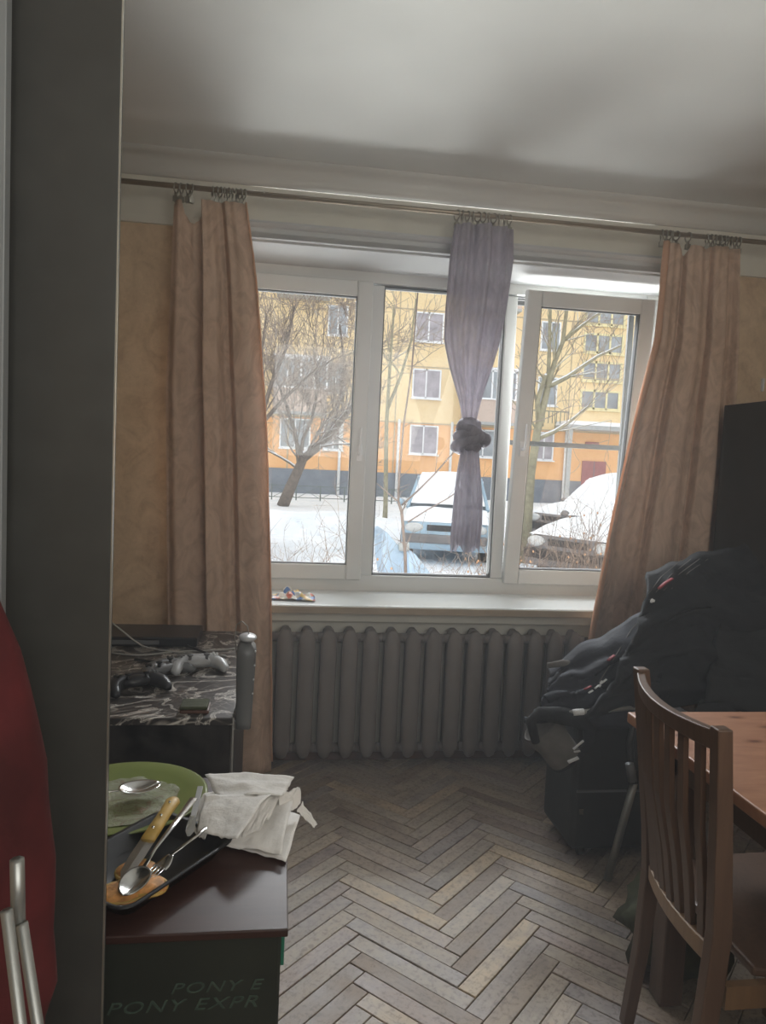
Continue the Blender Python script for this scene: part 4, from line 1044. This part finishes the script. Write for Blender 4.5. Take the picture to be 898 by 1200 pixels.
# trees
def branch(m, p, d, L, r_, depth, rg, spread=.55, up=.12, nseg=4, sides=6, tw=None, snow=None, minr=.006, kids=(2, 4)):
    pts = [p.copy()]; rad = [r_]; q = p.copy(); dd_ = d.normalized()
    for i in range(nseg):
        dd_ = (dd_+Vector((rg.gauss(0, .13), rg.gauss(0, .13), rg.gauss(0, .10)+up*.3))).normalized()
        q = q+dd_*L/nseg; pts.append(q.copy()); rad.append(max(minr*.7, r_*(1-.5*(i+1)/nseg)))
    (m if depth > 1 or tw is None else tw).tube(pts, rad, sides if depth > 1 else 3, cap=False, smooth=depth > 1)
    if snow is not None and depth >= 2 and abs(d.z) < .85:
        snow.tube([a+Vector((0, -.2*b, b*.75)) for a, b in zip(pts, rad)], [b*.65 for b in rad], 5, cap=True)
    if depth <= 0: return
    for k in range(rg.randint(*kids)):
        i = rg.randint(1, nseg); nd = (dd_+Vector((rg.gauss(0, spread), rg.gauss(0, spread), rg.gauss(0, spread)+up))).normalized()
        branch(m, pts[i], nd, L*rg.uniform(.55, .85), max(minr, rad[i]*rg.uniform(.45, .7)), depth-1, rg, spread, up, nseg, max(3, sides-1), tw, snow, minr, kids)
def tree(name, label, base, limbs, rseed, mat='bark', depth=3, minr=.010, twig='twig_brown', snow=True, kids=(2, 4), Lk=1.0):
    """limbs: list of (points, r0, r1): hand-laid trunk and main boughs; the twigs grow from them"""
    t = thing(name, label, 'tree', base); rg = random.Random(rseed)
    tr, br, tw, sn = MB(), MB(), MB(), MB()
    for k, (pts, r0, r1) in enumerate(limbs):
        pts = [Vector(p) for p in pts]
        if k == 0: pts = [Vector((pts[0].x, pts[0].y, GZ-.15))]+pts if pts[0].z > GZ+.05 else pts
        n = len(pts); rad = [lerp(r0, r1, i/(n-1)) for i in range(n)]
        (tr if k == 0 else br).tube(pts, rad, 8, cap=True)
        if snow and k: sn.tube([a+Vector((0, -.1*b, b*.8)) for a, b in zip(pts, rad)], [b*.6 for b in rad], 6)
        for i in range(1 if k else max(1, n-2), n):
            for j in range(rg.randint(2, 3)):
                d = (pts[i]-pts[i-1]).normalized()+Vector((rg.gauss(0, .6), rg.gauss(0, .5), rg.gauss(.15, .5)))
                branch(br, pts[i], d, Lk*rg.uniform(.8, 1.4), rad[i]*.3, depth, rg, minr=minr, tw=tw, snow=sn if snow else None, kids=kids)
    tr.build('trunk', mat, t); br.build('branch', mat, t)
    tag(tw.build('twig', twig, t), kind='stuff')
    if snow: tag(sn.build('snow_cover', 'snow_clump', t), kind='stuff')
A = lambda x, y, Y: at(x, y, Y)
Yt = 26
tree('tree', 'thick leaning bare tree with snow on its forked limbs, seen through the left light', A(333, 590, Yt), [
    ([A(331, 594, Yt), A(341, 570, Yt), A(350, 550, Yt), A(356, 536, Yt)], .21, .15),
    ([A(356, 536, Yt), A(372, 524, Yt), A(388, 508, Yt), A(402, 490, Yt), A(424, 462, Yt)], .17, .09),
    ([A(354, 538, Yt), A(348, 520, Yt), A(344, 500, Yt), A(334, 470, Yt), A(322, 440, Yt)], .09, .035),
    ([A(352, 540, Yt), A(355, 515, Yt), A(366, 490, Yt), A(372, 455, Yt), A(368, 410, Yt)], .075, .03),
    ([A(388, 508, Yt), A(398, 470, Yt), A(404, 430, Yt), A(398, 380, Yt)], .06, .03)], 11, depth=3, minr=.011, Lk=1.45, kids=(3, 4))
tree('tree', 'bare bushy tree crowding the upper left pane before the balconies', (at(300, 590, 24)), [
    ([A(300, 592, 24), A(302, 540, 24), A(306, 490, 24)], .14, .10),
    ([A(306, 490, 24), A(318, 450, 24), A(335, 410, 24), A(345, 360, 24)], .08, .03),
    ([A(304, 500, 24), A(330, 470, 24), A(362, 440, 24), A(392, 420, 24)], .07, .03),
    ([A(306, 470, 24), A(306, 420, 24), A(312, 370, 24)], .07, .03)], 4, depth=3, minr=.010, Lk=1.4, kids=(2, 3), snow=False)
tree('tree', 'thin pale-barked tree standing at the left edge of the middle light', (at(452, 590, 21)), [
    ([A(452, 592, 21), A(453, 500, 21), A(457, 430, 21), A(462, 360, 21)], .08, .03),
    ([A(454, 480, 21), A(470, 440, 21), A(482, 400, 21), A(488, 350, 21)], .05, .02)], 9, 'bark_green', depth=2, minr=.009, Lk=1.2, snow=False)
Yt = 13
tree('tree', 'tall grey-green bare tree with snowy boughs, seen through the tilted right sash', A(618, 640, Yt), [
    ([A(615, 660, Yt), A(618, 610, Yt), A(622, 555, Yt), A(630, 505, Yt), A(642, 455, Yt)], .115, .06),
    ([A(642, 455, Yt), A(650, 425, Yt), A(660, 400, Yt), A(664, 365, Yt), A(668, 330, Yt)], .05, .03),
    ([A(642, 458, Yt), A(644, 410, Yt), A(645, 360, Yt), A(646, 320, Yt)], .04, .025),
    ([A(645, 452, Yt), A(665, 442, Yt), A(685, 428, Yt), A(700, 418, Yt), A(728, 405, Yt)], .045, .02),
    ([A(662, 398, Yt), A(678, 385, Yt), A(695, 372, Yt), A(710, 362, Yt)], .035, .015),
    ([A(626, 516, Yt), A(650, 506, Yt), A(668, 494, Yt), A(690, 476, Yt)], .045, .02),
    ([A(634, 500, Yt), A(630, 470, Yt), A(640, 440, Yt)], .06, .04)], 21, 'bark_green', depth=2, minr=.006, Lk=.75, kids=(2, 3))
def sapling(label, base, paths, seed, r_=.012, mat='sapling_bark', n=3, cat='sapling'):
    t = thing('sapling', label, cat, base); rg = random.Random(seed); m = MB(); tw = MB()
    for pts, r0, r1 in paths:
        pts = [Vector(p) for p in pts]; k = len(pts); m.tube(pts, [lerp(r0, r1, i/(k-1)) for i in range(k)], 6)
        for i in range(1, k):
            for j in range(n):
                d = (pts[i]-pts[i-1]).normalized()+Vector((rg.gauss(0, .6), rg.gauss(0, .4), rg.gauss(.1, .4)))
                branch(m, pts[i], d, rg.uniform(.1, .28), r1*.6, 1, rg, minr=.0016, tw=tw)
    m.build('stem', mat, t); tag(tw.build('twig', mat, t), kind='stuff')
Ys = 6.6
sapling('slender forked sapling rising before the blue car in the middle light', A(475, 700, Ys).xy.to_3d()+Vector((0, 0, GZ)), [
    ([A(476, 700, Ys), A(475, 650, Ys), A(471, 600, Ys), A(467, 588, Ys)],   .016, .014),
    ([A(467, 588, Ys), A(468, 560, Ys), A(473, 500, Ys), A(483, 430, Ys), A(490, 340, Ys)], .011, .007),
    ([A(471, 592, Ys), A(490, 575, Ys), A(510, 555, Ys), A(530, 532, Ys), A(548, 510, Ys)], .010, .006),
    ([A(478, 612, Ys), A(500, 598, Ys), A(525, 584, Ys), A(545, 570, Ys)], .008, .005),
    ([A(467, 588, Ys), A(455, 578, Ys), A(440, 565, Ys)], .008, .005)], 3, n=1)
def bush(label, x, y, seed, n, hmin, hmax, spread, r_=.006, mat='bush_brown', leaves=0):
    t = thing('bush', label, 'bush', (x, y, GZ)); rg = random.Random(seed); m = MB(); tw = MB(); lf = MB()
    for i in range(n):
        an = rg.uniform(0, 2*PI); h_ = rg.uniform(hmin, hmax); sp = rg.uniform(.1, spread)
        p = Vector((x+rg.uniform(-.12, .12), y+rg.uniform(-.1, .1), GZ-.03)); pts = [p]; dx, dy = sp*math.cos(an), sp*math.sin(an)*.6
        for k in range(1, 7):
            q = p+Vector((dx*(k/6)**1.3+rg.gauss(0, .02), dy*(k/6)**1.3, h_*k/6)); pts.append(q)
        m.tube(pts, [r_*(1-.7*k/6) for k in range(7)], 4, cap=False)
        for k in range(3, 7):
            d = (pts[k]-pts[k-1]).normalized()+Vector((rg.gauss(0, .7), rg.gauss(0, .4), rg.gauss(0, .4)))
            branch(m, pts[k], d, rg.uniform(.12, .35), r_*.35, 1, rg, minr=.0016, tw=tw, kids=(1, 3))
            if leaves and rg.random() < leaves: q = pts[k]+Vector((rg.gauss(0, .03), 0, rg.gauss(0, .03))); lf.blob(q.x, q.y, q.z, .010, .008, .012, 6, 4, amp=.5)
    m.build('stem', mat, t); tag(tw.build('twig', mat, t), kind='stuff')
    if leaves: tag(lf.build('seed_heads', 'leaf_dry', t), kind='stuff')
bush('bare bush outside at the bottom of the left light, nearest the left curtain', .12, 6.5, 1, 22, .5, 1.05, .5)
bush('bare bush outside the left light, right beside the first mullion', .68, 6.7, 2, 20, .6, 1.35, .4)
bush('bare bush outside the middle light, left of the knotted tulle', 1.42, 6.5, 3, 18, .5, 1.05, .5, leaves=.4)
bush('bare bush with brown seed heads behind the hem of the tulle', 2.0, 6.45, 4, 32, .5, 1.05, .4, .006, 'bush_brown', .9)
bush('bare bush outside the tilted sash, left corner', 2.5, 6.5, 5, 16, .5, 1.0, .45)
bush('dense brown bush outside the tilted sash, by the right curtain', 3.1, 6.7, 6, 38, .7, 1.45, .6, .007, 'bush_brown', .35)
bush('loose bare bush before the snowed-in dark cars', 2.85, 7.4, 8, 18, .7, 1.3, .8, .007)

# cars
def car(label, body, loc, rz, snow=.14, glass_snow=True, seed=0, L=4.1, W=1.65, H=1.42):
    t = lthing('car', label, 'car'); hw = W/2
    # local frame: nose towards -y, x across, wheels on z = 0
    def sec(y, z0, z1, w_, r_=.12):
        return [(-w_, y, z0), (-w_*1.0, y, lerp(z0, z1, .55)), (-w_*.93, y, z1-.03), (-w_*.6, y, z1), (w_*.6, y, z1), (w_*.93, y, z1-.03), (w_, y, lerp(z0, z1, .55)), (w_, y, z0)]
    m = MB(); m.loft([sec(-L/2, .35, .58, hw*.84), sec(-L/2+.06, .24, .70, hw*.93), sec(-L/2+.5, .2, .80, hw), sec(-L/2+1.1, .2, .90, hw), sec(0, .2, .93, hw), sec(L/2-.5, .2, .93, hw), sec(L/2-.06, .26, .86, hw*.94), sec(L/2, .36, .7, hw*.86)])
    m.build('body', body, t)
    def cab(y, z1, w_): return [(-hw*.95, y, .88), (-w_, y, z1-.05), (-w_*.85, y, z1), (w_*.85, y, z1), (w_, y, z1-.05), (hw*.95, y, .88)]
    m = MB(); m.loft([cab(-.95, .92, hw*.92), cab(-.25, H, hw*.74), cab(.9, H, hw*.74), cab(1.75, .95, hw*.9)]); m.build('cabin', 'car_glass', t)
    m = MB(); m.loft([[(-hw*.76, y, z-.06), (-hw*.66, y, z+.012), (hw*.66, y, z+.012), (hw*.76, y, z-.06)] for y, z in ((-.30, H-.03), (-.1, H), (.85, H), (.98, H-.04))]); m.build('roof', body, t)
    for s_ in (-1, 1):
        m = MB(); m.beam((s_*hw*.93, -.97, .90), (s_*hw*.74, -.27, H-.03), .06, .05); m.beam((s_*hw*.95, .35, .90), (s_*hw*.76, .32, H-.03), .06, .05); m.beam((s_*hw*.93, 1.72, .92), (s_*hw*.74, .93, H-.03), .09, .05); m.build('pillar', body, t)
        m = MB(); m.blob(s_*(hw+.10), -.75, .98, .09, .05, .07, 10, 6); m.build('wing_mirror', body, t)
        m = MB(); m.blob(s_*hw*.68, -L/2+.03, .62, .17, .06, .09, 12, 6); m.build('headlight', 'lamp_glass', t)
        for y in (-L/2+.75, L/2-.75):
            m = MB(); m.tube([(s_*(hw-.2), y, .30), (s_*(hw+.01), y, .30)], .30, 20); wh = m.build('wheel', 'tyre', t)
            m = MB(); m.tube([(s_*(hw+.0), y, .30), (s_*(hw+.02), y, .30)], .17, 14); m.build('rim', 'lamp_glass', wh)
    m = MB(); m.box(-hw*.9, hw*.9, -L/2-.05, -L/2+.06, .36, .52); m.build('bumper', 'car_dark' if body != 'car_dark' else 'tyre', t, bevel=.03)
    m = MB(); m.box(-hw*.4, hw*.4, -L/2-.01, -L/2+.04, .58, .68); m.build('grille', 'tyre', t)
    if snow:
        sn = MB(); rn_ = seed
        sn.grid(lambda u, v: (lerp(-hw*.78, hw*.78, u), lerp(-.38, 1.05, v), H-.03+(snow+.03*nz(u*3, v*3, rn_))*(math.sin(PI*min(1, max(0, u)))**.35)*(math.sin(PI*v)**.35)), 16, 16)
        sn.grid(lambda u, v: (lerp(-hw*.92, hw*.92, u), lerp(-L/2+.12, -.92, v), lerp(.74, .93, v)+(snow*.7+.03*nz(u*3, v*3, rn_+4))*(math.sin(PI*u)**.35)*(math.sin(PI*v)**.4)-.02), 16, 14)
        if glass_snow:
            sn.grid(lambda u, v: (lerp(-1, 1, u)*lerp(hw*.86, hw*.68, v), lerp(-.98, -.28, v)-.03, lerp(.93, H, v)+.06+.015*nz(u*4, v*3, rn_)), 12, 8)
        sn.grid(lambda u, v: (lerp(-hw*.88, hw*.88, u), lerp(1.1, L/2-.05, v), lerp(H-.1, .86, min(1, v*1.1)**.8)+snow*.6*(math.sin(PI*u)**.4)), 12, 10)
        sn.build('snow_load', 'snow_clump', t)
    place(t, loc, rz); return t
car('pale blue car with a snow-covered windscreen, nose towards the window', 'car_blue', (3.35, 14.3, GZ), R(-14), .10, True, 1, 4.1, 1.6, 1.50)
car('dark car buried in snow, farther one, behind the tilted sash', 'car_dark', (8.0, 16.6, GZ), R(-62), .26, True, 2, 4.4, 1.75, 1.50)
car('dark car under a thick snow load, nearer one by the right curtain', 'car_dark', (6.0, 11.6, GZ), R(-55), .24, True, 3, 4.2, 1.7, 1.35)
car('snowy pale car half hidden by the left curtain', 'car_dark', (-1.35, 13.2, GZ), R(0), .18, True, 4, 4.0, 1.6, 1.4)
tp = thing('tarp_heap', 'pale blue tarpaulin heap in the snow in front of the blue car', 'tarpaulin', (2.0, 9.0, GZ))
def tpf(pts, Y0, Y1):
    m = MB(); ps = [at(x, y, Y0) for x, y in pts]; m.prism([(p.x, p.z) for p in ps], Y0, Y1); return m
tpf([(447, 626), (452, 622), (478, 652), (482, 690), (455, 700), (449, 660)], 9.0, 9.8).build('tarp_fold', 'tarp_blue', tp, bevel=.04)
tpf([(478, 648), (486, 648), (508, 676), (512, 695), (482, 695)], 8.8, 9.6).build('tarp_fold', 'tarp_blue', tp, bevel=.03)
tpf([(468, 637), (480, 636), (480, 646), (468, 646)], 8.95, 9.05).build('clamp', 'canopy_grey', tp, bevel=.01)
